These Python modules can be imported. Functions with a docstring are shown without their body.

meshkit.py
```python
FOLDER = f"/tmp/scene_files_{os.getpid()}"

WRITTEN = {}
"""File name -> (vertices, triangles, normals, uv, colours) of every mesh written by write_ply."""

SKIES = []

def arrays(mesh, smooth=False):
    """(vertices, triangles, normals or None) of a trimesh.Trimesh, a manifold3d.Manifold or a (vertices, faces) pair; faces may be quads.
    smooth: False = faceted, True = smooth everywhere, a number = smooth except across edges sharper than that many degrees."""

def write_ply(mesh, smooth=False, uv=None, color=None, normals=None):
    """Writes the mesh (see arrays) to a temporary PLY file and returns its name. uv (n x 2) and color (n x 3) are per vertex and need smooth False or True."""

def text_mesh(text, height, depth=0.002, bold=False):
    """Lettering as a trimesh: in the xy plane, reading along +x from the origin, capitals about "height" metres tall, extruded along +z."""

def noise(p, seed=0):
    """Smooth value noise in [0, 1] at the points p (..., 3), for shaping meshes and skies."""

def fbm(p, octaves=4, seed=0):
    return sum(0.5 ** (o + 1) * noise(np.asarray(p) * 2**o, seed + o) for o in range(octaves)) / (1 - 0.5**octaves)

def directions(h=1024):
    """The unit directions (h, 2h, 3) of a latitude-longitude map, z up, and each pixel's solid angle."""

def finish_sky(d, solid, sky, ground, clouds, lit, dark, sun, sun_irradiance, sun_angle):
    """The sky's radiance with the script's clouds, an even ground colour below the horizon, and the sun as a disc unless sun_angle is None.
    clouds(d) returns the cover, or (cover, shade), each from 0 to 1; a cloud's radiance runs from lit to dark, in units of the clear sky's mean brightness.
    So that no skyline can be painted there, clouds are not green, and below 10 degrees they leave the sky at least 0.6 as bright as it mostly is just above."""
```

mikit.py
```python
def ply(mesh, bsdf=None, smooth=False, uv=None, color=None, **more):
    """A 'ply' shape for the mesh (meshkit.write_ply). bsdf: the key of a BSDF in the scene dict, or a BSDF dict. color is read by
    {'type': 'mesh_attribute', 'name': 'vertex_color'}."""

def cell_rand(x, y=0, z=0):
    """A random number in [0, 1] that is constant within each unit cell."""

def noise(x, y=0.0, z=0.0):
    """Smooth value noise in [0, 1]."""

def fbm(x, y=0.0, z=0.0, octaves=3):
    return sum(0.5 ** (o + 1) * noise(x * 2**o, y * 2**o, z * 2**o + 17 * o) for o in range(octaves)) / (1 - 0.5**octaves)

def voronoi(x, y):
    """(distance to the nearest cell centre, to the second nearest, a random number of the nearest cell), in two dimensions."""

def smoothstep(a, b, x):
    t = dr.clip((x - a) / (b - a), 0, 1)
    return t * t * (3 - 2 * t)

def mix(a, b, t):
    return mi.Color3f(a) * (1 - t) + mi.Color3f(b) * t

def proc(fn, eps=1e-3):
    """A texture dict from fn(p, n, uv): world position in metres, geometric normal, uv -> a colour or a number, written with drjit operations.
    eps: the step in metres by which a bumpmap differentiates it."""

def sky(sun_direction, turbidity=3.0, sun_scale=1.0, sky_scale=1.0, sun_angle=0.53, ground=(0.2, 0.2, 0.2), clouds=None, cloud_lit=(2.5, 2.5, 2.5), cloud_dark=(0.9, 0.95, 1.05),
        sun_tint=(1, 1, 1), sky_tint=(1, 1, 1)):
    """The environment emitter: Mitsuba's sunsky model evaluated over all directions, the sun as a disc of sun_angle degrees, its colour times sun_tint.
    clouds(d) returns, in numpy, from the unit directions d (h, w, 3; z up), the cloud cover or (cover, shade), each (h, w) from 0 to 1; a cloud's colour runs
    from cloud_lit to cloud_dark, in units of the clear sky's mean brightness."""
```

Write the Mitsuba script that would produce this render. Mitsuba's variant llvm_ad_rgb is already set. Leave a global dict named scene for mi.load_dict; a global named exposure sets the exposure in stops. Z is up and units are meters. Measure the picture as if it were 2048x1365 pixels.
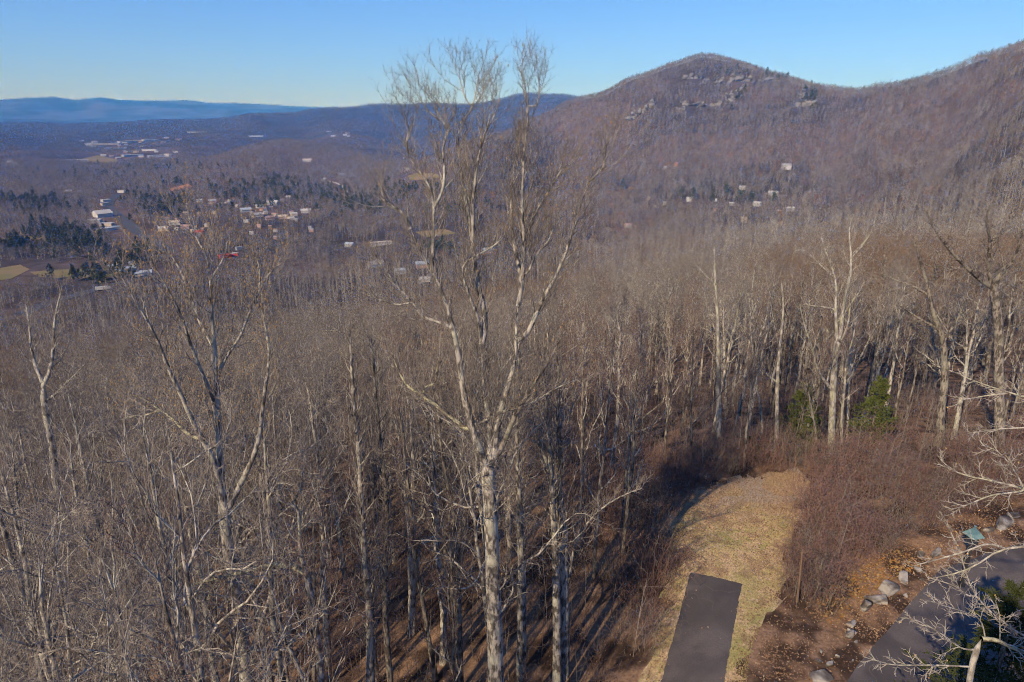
import math, random
import numpy as np
import trimesh
import drjit as dr
import mitsuba as mi
import mikit, meshkit
from mikit import noise as tn, fbm as tf, mix, smoothstep, cell_rand
from scipy.interpolate import RBFInterpolator, RegularGridInterpolator
from scipy.spatial import Delaunay
from shapely.geometry import Polygon, Point, LineString
import shapely

# ------------------------------------------------------------------ camera, sky, exposure
CAM = np.array([0.0, 0.0, 24.0])
PITCH = math.radians(18.5)
FPX = 1365.3                                   # focal length in pixels of the 2048 x 1365 photograph
FWD = np.array([0, math.cos(PITCH), -math.sin(PITCH)])
UP = np.array([0, math.sin(PITCH), math.cos(PITCH)])
RIGHT = np.array([1.0, 0, 0])
scene, labels = {}, {}
scene['camera'] = {'type': 'perspective', 'fov': 2 * math.degrees(math.atan(1024 / FPX)), 'fov_axis': 'x', 'near_clip': 0.5, 'far_clip': 120000.0,
                   'to_world': mi.ScalarTransform4f().look_at(origin=CAM.tolist(), target=(CAM + FWD).tolist(), up=[0, 0, 1]),
                   'medium': {'type': 'ref', 'id': 'haze_air'}}
SUN_AZ, SUN_EL = math.radians(-143), math.radians(31)      # azimuth from +y towards +x: behind the camera, to the left
SUN = [math.sin(SUN_AZ) * math.cos(SUN_EL), math.cos(SUN_AZ) * math.cos(SUN_EL), math.sin(SUN_EL)]


def haze_band(d):
    """The whitish air low over the horizon, the same all round."""
    el = np.degrees(np.arcsin(np.clip(d[..., 2], 0, 1)))
    return 0.9 * np.exp(-el / 3.0)


scene['sky'] = mikit.sky(SUN, turbidity=2.2, sky_tint=(0.55, 0.88, 1.50), sun_tint=(1.0, 0.985, 0.965), clouds=haze_band, cloud_lit=(1.8, 2.3, 3.2))
exposure = 1.82
scene['haze_air'] = {'type': 'homogeneous', 'albedo': {'type': 'rgb', 'value': [0.93, 0.97, 1.0]},
                     'sigma_t': {'type': 'rgb', 'value': [0.6e-5, 3.0e-5, 1.05e-4]}, 'phase': {'type': 'hg', 'g': -0.35}}
scene['haze'] = {'type': 'cube', 'to_world': mi.ScalarTransform4f().translate([0, 0, 170]).scale([42000, 42000, 335]),
                 'bsdf': {'type': 'null'}, 'interior': {'type': 'ref', 'id': 'haze_air'}}
labels['haze'] = {'label': 'thin blue winter haze over the valley', 'category': 'haze', 'kind': 'stuff'}


def ray(px, py):
    d = RIGHT * ((px - 1024) / FPX) + FWD - UP * ((py - 682.5) / FPX)
    return d


def at(px, py, Y):
    """The point at distance Y ahead (world y) that lies in this direction."""
    d = ray(px, py)
    return CAM + d * (Y / d[1])


def elev_pt(px, py, r, drop=0.0):
    d = ray(px, py)
    h = math.hypot(d[0], d[1])
    return [d[0] / h * r, d[1] / h * r, CAM[2] + d[2] / h * r - drop]


def rgb(*c):
    return {'type': 'rgb', 'value': list(c)}


def diffuse(tex, two=True):
    b = {'type': 'diffuse', 'reflectance': tex if isinstance(tex, dict) else rgb(*tex)}
    return {'type': 'twosided', 'bsdf': b} if two else b


# ------------------------------------------------------------------ materials
def bark_fn(a, b, c, lichen):
    def fn(p, n, uv):
        big = tn(p.x * 0.23 + 3.1, p.y * 0.23, p.z * 0.03)                 # differs from tree to tree
        fur = tf(p.x * 13.0, p.y * 13.0, p.z * 3.0, 3)
        blot = tf(p.x * 4.1 + 2, p.y * 4.1, p.z * 2.6 + 5, 3)
        patch = smoothstep(0.54, 0.66, tf(p.x * 2.6 + 9, p.y * 2.6, p.z * 1.5, 3))
        col = mix(a, b, smoothstep(0.32, 0.62, fur))
        col = mix(col, a, smoothstep(0.53, 0.66, blot) * 0.85)
        col = col * (0.72 + 0.56 * big)
        return mix(col, mi.Color3f(c) * (0.75 + 0.5 * fur), patch * lichen)
    return mikit.proc(fn)


scene['bark_light'] = diffuse(bark_fn((0.105, 0.097, 0.091), (0.48, 0.452, 0.415), (0.49, 0.49, 0.42), 0.7), False)
scene['bark_mid'] = diffuse(bark_fn((0.075, 0.066, 0.060), (0.28, 0.25, 0.222), (0.34, 0.335, 0.27), 0.5), False)
scene['bark_pale'] = diffuse(bark_fn((0.20, 0.185, 0.17), (0.47, 0.45, 0.415), (0.40, 0.41, 0.28), 0.5), False)


scene['bark_branch'] = diffuse(bark_fn((0.13, 0.12, 0.112), (0.52, 0.49, 0.452), (0.54, 0.545, 0.47), 0.7), False)


def lichen_fn(p, n, uv):
    k = tf(p.x * 7, p.y * 7, p.z * 7, 3)
    return mix((0.15, 0.13, 0.105), (0.44, 0.43, 0.30), smoothstep(0.38, 0.6, k))


scene['bark_lichen'] = diffuse(mikit.proc(lichen_fn), False)


def twig_fn(a, b):
    def fn(p, n, uv):
        big = tn(p.x * 0.19 + 7.7, p.y * 0.19, p.z * 0.05)
        k = tn(p.x * 2.3, p.y * 2.3, p.z * 2.3)
        return mix(a, b, 0.6 * big + 0.4 * k)
    return mikit.proc(fn)


scene['twig'] = diffuse(twig_fn((0.072, 0.060, 0.056), (0.39, 0.348, 0.318)), True)
scene['twig_pale'] = diffuse(twig_fn((0.30, 0.27, 0.25), (0.50, 0.47, 0.43)), True)
scene['twig_red'] = diffuse(twig_fn((0.075, 0.052, 0.050), (0.33, 0.238, 0.212)), True)
scene['bramble_red'] = diffuse(twig_fn((0.080, 0.047, 0.045), (0.32, 0.205, 0.182)), True)
scene['twig_dim'] = diffuse(twig_fn((0.058, 0.049, 0.047), (0.31, 0.274, 0.252)), True)


scene['twig_rust'] = diffuse(twig_fn((0.12, 0.078, 0.056), (0.31, 0.21, 0.15)), True)


def far_twig_fn(p, n, uv):
    tree = 0.65 * tn(p.x * 0.21 + 7.7, p.y * 0.21, p.z * 0.03) + 0.35 * tn(p.x * 0.6, p.y * 0.6, p.z * 0.6)
    other = tn(p.x * 0.11 + 31.0, p.y * 0.11 + 5.0, p.z * 0.02)
    stand = tf(p.x * 0.008, p.y * 0.008, 3.0, 3)
    c = mix((0.058, 0.052, 0.052), (0.345, 0.318, 0.305), smoothstep(0.27, 0.78, tree))
    c = mix(c, (0.22, 0.18, 0.15), smoothstep(0.45, 0.7, stand) * 0.4)
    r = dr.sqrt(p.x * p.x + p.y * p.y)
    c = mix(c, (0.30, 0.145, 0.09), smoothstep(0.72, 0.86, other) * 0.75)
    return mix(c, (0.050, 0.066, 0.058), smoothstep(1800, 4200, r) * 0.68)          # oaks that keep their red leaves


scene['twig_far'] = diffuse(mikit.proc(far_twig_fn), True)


scene['needle_valley'] = diffuse(twig_fn((0.045, 0.066, 0.038), (0.115, 0.125, 0.07)), True)


def far_woods_fn(p, n, uv):
    k = tf(p.x * 0.0011, p.y * 0.0011, p.z * 0.004, 4)
    return mix((0.032, 0.040, 0.036), (0.085, 0.082, 0.074), smoothstep(0.36, 0.66, k))


scene['far_woods'] = diffuse(mikit.proc(far_woods_fn), True)
scene['needle'] = diffuse(twig_fn((0.035, 0.05, 0.022), (0.085, 0.10, 0.04)), True)
scene['leaf_yellow'] = diffuse((0.62, 0.40, 0.16), True)
scene['seed_cone'] = diffuse((0.42, 0.27, 0.13), True)


def ground_fn(p, n, uv):
    r = dr.sqrt(p.x * p.x + p.y * p.y)
    big = tf(p.x * 0.05, p.y * 0.05, 0, 3)
    mid = tf(p.x * 0.9, p.y * 0.9, 3, 3)
    fine = tn(p.x * 11, p.y * 11, 5)
    near = mix((0.065, 0.044, 0.034), (0.29, 0.19, 0.128), smoothstep(0.33, 0.68, mid))
    near = near * (0.7 + 0.6 * fine)
    huge = tf(p.x * 0.006 + 5, p.y * 0.006, 7, 4)
    far = mix((0.080, 0.068, 0.062), (0.150, 0.112, 0.092), smoothstep(0.35, 0.65, huge))
    far = far * (0.6 + 0.8 * tf(p.x * 0.11, p.y * 0.11, 2, 3))
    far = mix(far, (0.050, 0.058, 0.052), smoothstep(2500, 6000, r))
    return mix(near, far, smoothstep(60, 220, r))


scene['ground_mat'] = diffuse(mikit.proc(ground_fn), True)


def lawn_fn(p, n, uv):
    k = tf(p.x * 0.55, p.y * 0.55, 0, 3)
    m = tf(p.x * 2.6 + 4, p.y * 2.6, 1, 3)
    f = tn(p.x * 16, p.y * 16, 2)
    c = mix((0.41, 0.335, 0.185), (0.33, 0.315, 0.14), smoothstep(0.45, 0.66, k))
    c = mix(c, (0.50, 0.385, 0.255), smoothstep(0.45, 0.65, m))
    c = mix(c, (0.27, 0.185, 0.13), smoothstep(0.52, 0.66, tf(p.x * 1.4 + 31, p.y * 1.4, 6, 3)) * 0.8)
    leafy = smoothstep(34.5, 40, p.y + 6 * (k - 0.5))
    c = mix(c, (0.37, 0.265, 0.17), leafy * 0.8)
    grav = leafy * smoothstep(0.46, 0.58, tf(p.x * 0.5 + 8, p.y * 0.9, 3, 2)) * smoothstep(36, 39, p.y)
    c = mix(c, (0.33, 0.315, 0.31), grav * 0.5)
    return c * (0.82 + 0.60 * f)


scene['lawn_mat'] = diffuse(mikit.proc(lawn_fn), True)


def asphalt_fn(p, n, uv):
    k = tf(p.x * 0.8, p.y * 0.8, 0, 3)
    f = tn(p.x * 22, p.y * 22, 2)
    stain = smoothstep(0.55, 0.7, tf(p.x * 0.35 + 2, p.y * 0.35, 4, 3))
    c = mix((0.098, 0.090, 0.096), (0.140, 0.126, 0.126), smoothstep(0.3, 0.7, k)) * (0.88 + 0.24 * f)
    c = mix(c, (0.075, 0.070, 0.074), stain * 0.6)
    crack = smoothstep(0.006, 0.0, dr.abs(tf(p.x * 0.42 + 2, p.y * 0.42, 4, 4) - 0.5)) * smoothstep(0.45, 0.6, tf(p.x * 0.3, p.y * 0.3, 9, 2))
    return mix(c, (0.19, 0.16, 0.12), crack * 0.5)


scene['asphalt_mat'] = diffuse(mikit.proc(asphalt_fn), True)


def rock_fn(p, n, uv):
    k = tf(p.x * 1.9, p.y * 1.9, p.z * 3.5, 4)
    m = tf(p.x * 6 + 3, p.y * 6, p.z * 6, 2)
    return mix((0.11, 0.10, 0.095), (0.36, 0.345, 0.33), smoothstep(0.36, 0.64, k)) * (0.75 + 0.5 * m)


scene['rock_mat'] = diffuse(mikit.proc(rock_fn), True)


def cliff_fn(p, n, uv):
    k = tf(p.x * 0.09, p.y * 0.09, p.z * 0.22, 4)
    return mix((0.095, 0.090, 0.085), (0.30, 0.29, 0.272), smoothstep(0.38, 0.60, k))


scene['cliff_mat'] = diffuse(mikit.proc(cliff_fn), True)


def field_fn(p, n, uv):
    k = tf(p.x * 0.03, p.y * 0.03, 0, 4)
    return mix((0.27, 0.20, 0.11), (0.21, 0.19, 0.085), smoothstep(0.4, 0.6, k))


scene['field_mat'] = diffuse(mikit.proc(field_fn), True)
scene['vertex_mat'] = diffuse({'type': 'mesh_attribute', 'name': 'vertex_color'}, True)
for nm, c in dict(white=(0.50, 0.50, 0.50), cream=(0.50, 0.44, 0.37), grey=(0.36, 0.37, 0.39), bluegrey=(0.36, 0.42, 0.50), brown=(0.22, 0.15, 0.11),
                  redpaint=(0.46, 0.07, 0.06), dark=(0.055, 0.055, 0.06), pink=(0.42, 0.29, 0.26), orange=(0.46, 0.22, 0.12), teal=(0.17, 0.30, 0.31), road=(0.10, 0.105, 0.12), window=(0.05, 0.06, 0.08)).items():
    scene['paint_' + nm] = diffuse(c, True)

# ------------------------------------------------------------------ the lie of the land
ctrl = []


def c_px(px, py, r, drop=0.0):
    ctrl.append(elev_pt(px, py, r, drop))


def c_pol(az, r, z):
    a = math.radians(az)
    ctrl.append([r * math.sin(a), r * math.cos(a), z])


# near: the plateau with the driveway, falling away to the left and beyond its crest
for x, y, z in [(8, 18, 0), (12, 18, 0), (16, 18, .1), (10, 26, 0), (14, 26, 0), (18, 26, .2), (10, 34, 0), (14, 34, 0), (18, 34, .2), (13, 42, 0), (17, 42, 0), (20, 42, .2),
                (16, 47, -.3), (20, 48, -.3), (18, 54, -1.9), (23, 56, -1.7), (17, 62, -4.2), (25, 66, -4.6), (12, 47, -1.6), (9, 55, -4.8), (10, 47, -2.2),
                (7, 40, -1.9), (7, 32, -1.2), (6, 24, -1.0), (5, 16, -.8), (24, 20, .4), (26, 30, .8), (27, 40, .8), (32, 28, 1.2), (36, 42, 1.0), (40, 20, 2.0), (45, 60, -2.5), (34, 60, -3),
                (0, 22, -4.4), (0, 32, -5.4), (2, 42, -5.6), (-2, 55, -9.5), (-6, 16, -6.5), (-8, 26, -9.2), (-9, 40, -11.5), (-14, 60, -16.5), (-18, 20, -12.5), (-18, 34, -14.5), (-30, 45, -20),
                (-30, 18, -17), (-45, 30, -24), (0, 8, -1), (10, 5, .2), (20, 5, 1), (-12, 4, -3.5), (0, -10, 0), (12, -20, 2), (-25, -20, -4), (40, -20, 5), (0, -60, 6), (60, -60, 14), (-70, -60, -8)]:
    ctrl.append([x, y, z])
for az, pts in {
    -45: [(100, -34), (200, -54), (400, -100), (660, -124), (1200, -127), (3000, -127), (8000, -127)],
    -34: [(100, -30), (200, -54), (400, -103), (660, -126), (1200, -127), (2200, -127)],
    -26: [(100, -25), (200, -53), (400, -104), (660, -126), (1000, -127), (1400, -127), (2000, -127)],
    -17: [(100, -22), (200, -50), (400, -102), (660, -126), (1000, -126), (1500, -126), (2000, -118)],
    -8: [(100, -20), (200, -46), (400, -95), (640, -120), (1000, -122), (1500, -112)],
    0: [(80, -14), (130, -25), (200, -43), (400, -92), (600, -113), (900, -115), (1400, -78)],
    7: [(100, -17), (200, -38), (400, -80), (700, -104), (1000, -98)],
    14: [(100, -16), (200, -34), (400, -68), (650, -88), (900, -88), (1200, -52)],
    20: [(100, -14), (180, -27), (300, -45), (600, -77), (900, -84), (1200, -40)],
    27: [(90, -8.5), (180, -22), (300, -38), (550, -62), (800, -62), (1050, -10)],
    34: [(90, -7), (180, -17), (300, -30), (500, -45), (700, -28), (950, 25)],
    45: [(90, -4), (200, -12), (400, -14), (700, 30)]}.items():
    for r, z in pts:
        c_pol(az, r, z)
# the mountain on the right, its saddle and the ridge out of the frame
T9 = 10.0
for px, py, r in [(1410, 112, 1900), (1330, 132, 1880), (1250, 165, 1850), (1180, 192, 1830), (1130, 208, 1820), (1060, 240, 1800), (980, 268, 1800), (1480, 125, 1860), (1560, 150, 1780), (1630, 166, 1680), (1690, 175, 1560),
                  (1750, 168, 1480), (1850, 150, 1400), (1950, 118, 1320), (2048, 84, 1250)]:
    c_px(px, py, r, T9)
for px, py, r in [(1410, 112, 2600), (1180, 192, 2500), (1690, 175, 2300), (2048, 84, 1900), (980, 268, 2400)]:      # behind the crests the land falls again
    p = elev_pt(px, py, r)
    ctrl.append([p[0], p[1], p[2] - 130])
for px, py, r in [(900, 300, 1850), (850, 318, 2000), (780, 330, 2100)]:
    c_px(px, py, r, T9)
c_px(850, 352, 1500)
c_px(1410, 190, 1640, T9); c_px(1410, 300, 1330, T9); c_px(1250, 260, 1560, T9); c_px(1250, 380, 1150, T9); c_px(1690, 300, 1210, T9); c_px(1900, 250, 1080, T9); c_px(1100, 330, 1500, T9)
# rounded hill, middle ridge, knolls of the valley
for px, py, r in [(590, 280, 2700), (540, 284, 2650), (640, 288, 2700), (480, 298, 2550), (420, 315, 2450), (690, 300, 2700)]:
    c_px(px, py, r, 9)
for px, py, r in [(590, 280, 3300), (480, 298, 3200)]:
    p = elev_pt(px, py, r)
    ctrl.append([p[0], p[1], p[2] - 60])
for px, py, r in [(1140, 192, 6300), (1040, 188, 6200), (960, 208, 6100), (860, 207, 6100), (760, 209, 6000), (700, 216, 6000), (640, 220, 5900), (560, 234, 5600), (500, 232, 5400), (450, 250, 5200), (380, 241, 6600), (320, 241, 6800), (230, 249, 6800), (150, 252, 6800),
                  (60, 243, 9000), (0, 246, 9000)]:
    c_px(px, py, r, 9)
for az, r, z in [(-28, 4200, -126), (-34, 4200, -126), (-22, 3600, -126), (-16, 4300, -105), (-9, 4300, -100), (0, 4000, -90), (4, 3600, -60), (-30, 11000, -126), (-20, 11000, -126), (-10, 10000, -100), (0, 10000, -60), (5, 10000, -60),
                 (-50, 15000, -126), (-30, 16000, -126), (-10, 16000, -126), (10, 16000, -100), (30, 16000, -100), (50, 12000, -100), (0, 40000, -126), (-45, 40000, -126), (45, 40000, -126),
                 (30, 5000, 20), (20, 5000, 0), (70, 1500, 150), (90, 600, 60), (120, 1500, 120), (180, 1500, 120), (-120, 1500, -80), (-80, 1500, -127), (-80, 400, -100), (-80, 100, -38), (180, 300, 30), (120, 300, 40), (90, 150, 10), (-120, 300, -30),
                 (90, 20000, -50), (180, 20000, 0), (-90, 20000, -126)]:
    c_pol(az, r, z)
ctrl = np.array(ctrl)


def logpolar(x, y):
    r = np.hypot(x, y)
    s = np.log((r + 18.0) / 18.0)
    k = s / np.maximum(r, 1e-6)
    return np.stack([x * k, y * k], -1)


rbf = RBFInterpolator(logpolar(ctrl[:, 0], ctrl[:, 1]), ctrl[:, 2], kernel='thin_plate_spline', smoothing=1e-4, neighbors=60)
az_grid = np.radians(np.concatenate([np.arange(-180, -48, 4.0), np.arange(-48, 48, 0.3), np.arange(48, 180.1, 4.0)]))
r_grid = np.concatenate([[0.02, 1, 2, 3.2, 4.4], np.geomspace(5.5, 2600, 330), np.geomspace(2650, 40000, 110)])
A, Rr = np.meshgrid(az_grid, r_grid, indexing='ij')
GX, GY = Rr * np.sin(A), Rr * np.cos(A)
GZ = rbf(logpolar(GX.ravel(), GY.ravel())).reshape(GX.shape)


def sst(a, b, x):
    t = np.clip((x - a) / (b - a), 0, 1)
    return t * t * (3 - 2 * t)


def ridged(x, y, s, seed, oct=4):
    p = np.stack([x * s, y * s, np.zeros_like(x)], -1)
    return 1 - np.abs(2 * meshkit.fbm(p, oct, seed) - 1)


mount = sst(300, 900, Rr) * (1 - sst(7500, 12000, Rr))
high = sst(-110, -20, GZ)
GZ = GZ + mount * (high * 26 * (ridged(GX, GY, 1 / 260., 3) - 0.82) + (0.25 + 0.75 * sst(2200, 4500, Rr)) * high * 40 * (ridged(GX, GY, 1 / 900., 9) - 0.8)
                   + (1 - high) * 9 * (meshkit.fbm(np.stack([GX / 240, GY / 240, GX * 0], -1), 3, 5) - 0.5))
GZ = GZ + sst(4500, 7000, Rr) * (1 - sst(16000, 20000, Rr)) * (1 - high) * 30 * np.maximum(0, ridged(GX, GY, 1 / 1300., 21) - 0.75)
hint = RegularGridInterpolator((az_grid, np.log(r_grid)), GZ, bounds_error=False, fill_value=None)


def H(x, y):
    x, y = np.asarray(x, float), np.asarray(y, float)
    return hint(np.stack([np.arctan2(x, y), np.log(np.maximum(np.hypot(x, y), 0.02))], -1))


def grad(x, y):
    e = 0.02 * np.hypot(x, y) + 0.3
    return (H(x + e, y) - H(x - e, y)) / (2 * e), (H(x, y + e) - H(x, y - e)) / (2 * e)


def hit(px, py, r0=8.0):
    """Where the line of sight through this pixel meets the land."""
    d = ray(px, py)
    t = np.geomspace(r0, 30000, 6000)
    q = CAM + t[:, None] * d
    below = np.nonzero(q[:, 2] < H(q[:, 0], q[:, 1]))[0]
    return q[below[0]] if len(below) else q[-1]


def struct(key, shape, label=None, cat=None):
    scene[key] = shape
    labels[key] = {'kind': 'structure', **({'label': label} if label else {}), **({'category': cat} if cat else {})}


na, nr = A.shape
idx = np.arange(na * nr).reshape(na, nr)
quads = np.stack([idx[:-1, :-1], idx[:-1, 1:], idx[1:, 1:], idx[1:, :-1]], -1).reshape(-1, 4)
struct('ground', mikit.ply((np.stack([GX, GY, GZ], -1).reshape(-1, 3), quads[:, ::-1]), 'ground_mat', smooth=True), 'forested hillside and valley floor covered with fallen leaves', 'ground')

# far blue mountains: two ranges across the horizon
def far_range(key, prof, r0, depth, seed, label):
    px, py = np.array(prof, float).T
    azs, els = [], []
    for a, b in zip(px, py):
        d = ray(a, b)
        azs.append(math.atan2(d[0], d[1])); els.append(d[2] / math.hypot(d[0], d[1]))
    aa = np.radians(np.arange(-46, 46, 0.12))
    top = np.interp(aa, azs, els) * r0 + CAM[2]
    u = np.linspace(0, 1, 44)
    P, Q = np.meshgrid(aa, u, indexing='ij')
    rr = r0 - depth + 2 * depth * Q
    x, y = rr * np.sin(P), rr * np.cos(P)
    crest = np.sin(np.pi * Q) ** 1.3
    z = -150 + (top[:, None] + 150) * crest
    z += crest * (1 - crest * 0.8) * 480 * (ridged(x, y, 1 / 2300., seed) - 0.72) + crest * 40 * (ridged(x, y, 1 / 900., seed + 3) - .7)
    z = np.minimum(z, top[:, None] + 20)
    i = np.arange(P.size).reshape(P.shape)
    q = np.stack([i[:-1, :-1], i[:-1, 1:], i[1:, 1:], i[1:, :-1]], -1).reshape(-1, 4)
    struct(key, mikit.ply((np.stack([x, y, z], -1).reshape(-1, 3), q[:, ::-1]), 'far_woods', smooth=True), label, 'mountains')


far_range('far_mountains', [(-400, 205), (0, 202), (60, 198), (110, 197), (150, 202), (200, 197), (240, 203), (300, 204), (340, 203), (400, 206), (470, 208), (540, 212), (600, 215), (660, 217), (760, 222), (900, 230), (1500, 232), (2500, 225)], 18500, 3400, 31,
          'long blue mountain range along the horizon on the left')
far_range('farther_mountains', [(-400, 222), (250, 214), (330, 203), (370, 201), (395, 203), (420, 206), (480, 222), (2500, 232)], 21500, 2500, 57, 'pale farther summit behind the blue range')

# ------------------------------------------------------------------ branches and trees as meshes
def unit(v):
    return v / np.maximum(np.linalg.norm(v, axis=-1, keepdims=True), 1e-9)


def tubes(P, R, s, tip=True):
    """Branches P (B, n, 3) with radii R (B, n) as tubes of s sides that end in a point."""
    B, n, _ = P.shape
    T = unit(np.gradient(P, axis=1))
    m = unit(T.mean(1))
    ref = np.where(np.abs(m[:, 2:]) < 0.8, [0, 0, 1.0], [1.0, 0, 0])[:, None]
    a = unit(np.cross(T, ref))
    b = np.cross(T, a)
    ang = np.arange(s) * 2 * np.pi / s
    k = n - 1 if tip else n
    V = P[:, :k, None] + R[:, :k, None, None] * (np.cos(ang)[:, None] * a[:, :k, None] + np.sin(ang)[:, None] * b[:, :k, None])
    V = V.reshape(B, k * s, 3)
    if tip:
        V = np.concatenate([V, P[:, -1:]], 1)
    i, j = np.meshgrid(np.arange(k - 1), np.arange(s), indexing='ij')
    p, q = i * s + j, i * s + (j + 1) % s
    F = np.concatenate([np.stack([p, q + s, p + s], -1).reshape(-1, 3), np.stack([p, q, q + s], -1).reshape(-1, 3)])
    if tip:
        j = np.arange(s)
        F = np.concatenate([F, np.stack([(k - 1) * s + j, (k - 1) * s + (j + 1) % s, np.full(s, k * s)], -1)])
    nv = V.shape[1]
    return V.reshape(-1, 3), (F[None] + (np.arange(B) * nv)[:, None, None]).reshape(-1, 3)


def join(parts):
    parts = [p for p in parts if len(p[0])]
    o = np.cumsum([0] + [len(p[0]) for p in parts])
    return np.concatenate([p[0] for p in parts]), np.concatenate([p[1] + k for p, k in zip(parts, o)])


def offshoots(rng, P, R, counts, t0, t1, angle, length, n, up=0.1, wob=0.15, rratio=0.5, rmin=0.004, rmax=1.0, endr=0.3, face=None):
    """counts[b] branches on each parent b: between t0 and t1 of it, leaving at about ANGLE degrees, LENGTH metres long (a number, or f(t, parent length))."""
    B, m, _ = P.shape
    who = np.repeat(np.arange(B), counts)
    C = len(who)
    first = np.concatenate([[0], np.cumsum(counts)])[:-1]
    k = np.arange(C) - first[who]
    t = t0 + (t1 - t0) * (k + rng.random(C)) / np.maximum(counts[who], 1)
    f = np.clip(t, 0, 0.9999) * (m - 1)
    i = f.astype(int)
    w = (f - i)[:, None]
    pos = P[who, i] * (1 - w) + P[who, i + 1] * w
    rad = R[who, i] * (1 - w[:, 0]) + R[who, i + 1] * w[:, 0]
    tan = unit(P[who, i + 1] - P[who, i])
    ref = np.where(np.abs(tan[:, 2:]) < 0.9, [0, 0, 1.0], [1.0, 0, 0])
    a = unit(np.cross(tan, ref)); b = np.cross(tan, a)
    phi = k * 2.39996 + rng.normal(0, 0.5, C) + rng.random(B)[who] * 6.28
    ang = np.radians(angle + rng.normal(0, 9, C))[:, None]
    d = np.cos(ang) * tan + np.sin(ang) * (np.cos(phi)[:, None] * a + np.sin(phi)[:, None] * b)
    plen = np.linalg.norm(np.diff(P, axis=1), axis=2).sum(1)[who]
    L = (length(t, plen) if callable(length) else length * np.ones(C)) * rng.uniform(0.65, 1.25, C)
    pts = np.empty((C, n, 3)); pts[:, 0] = pos
    for s in range(1, n):
        d = unit(d + up * np.array([0, 0, 1.0]) + wob * rng.normal(0, 1, (C, 3)))
        pts[:, s] = pts[:, s - 1] + d * (L / (n - 1))[:, None]
    r0 = np.clip(rad * rratio, rmin, rmax)
    rr = r0[:, None] * np.linspace(1, endr, n)[None]
    return pts, rr


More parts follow.
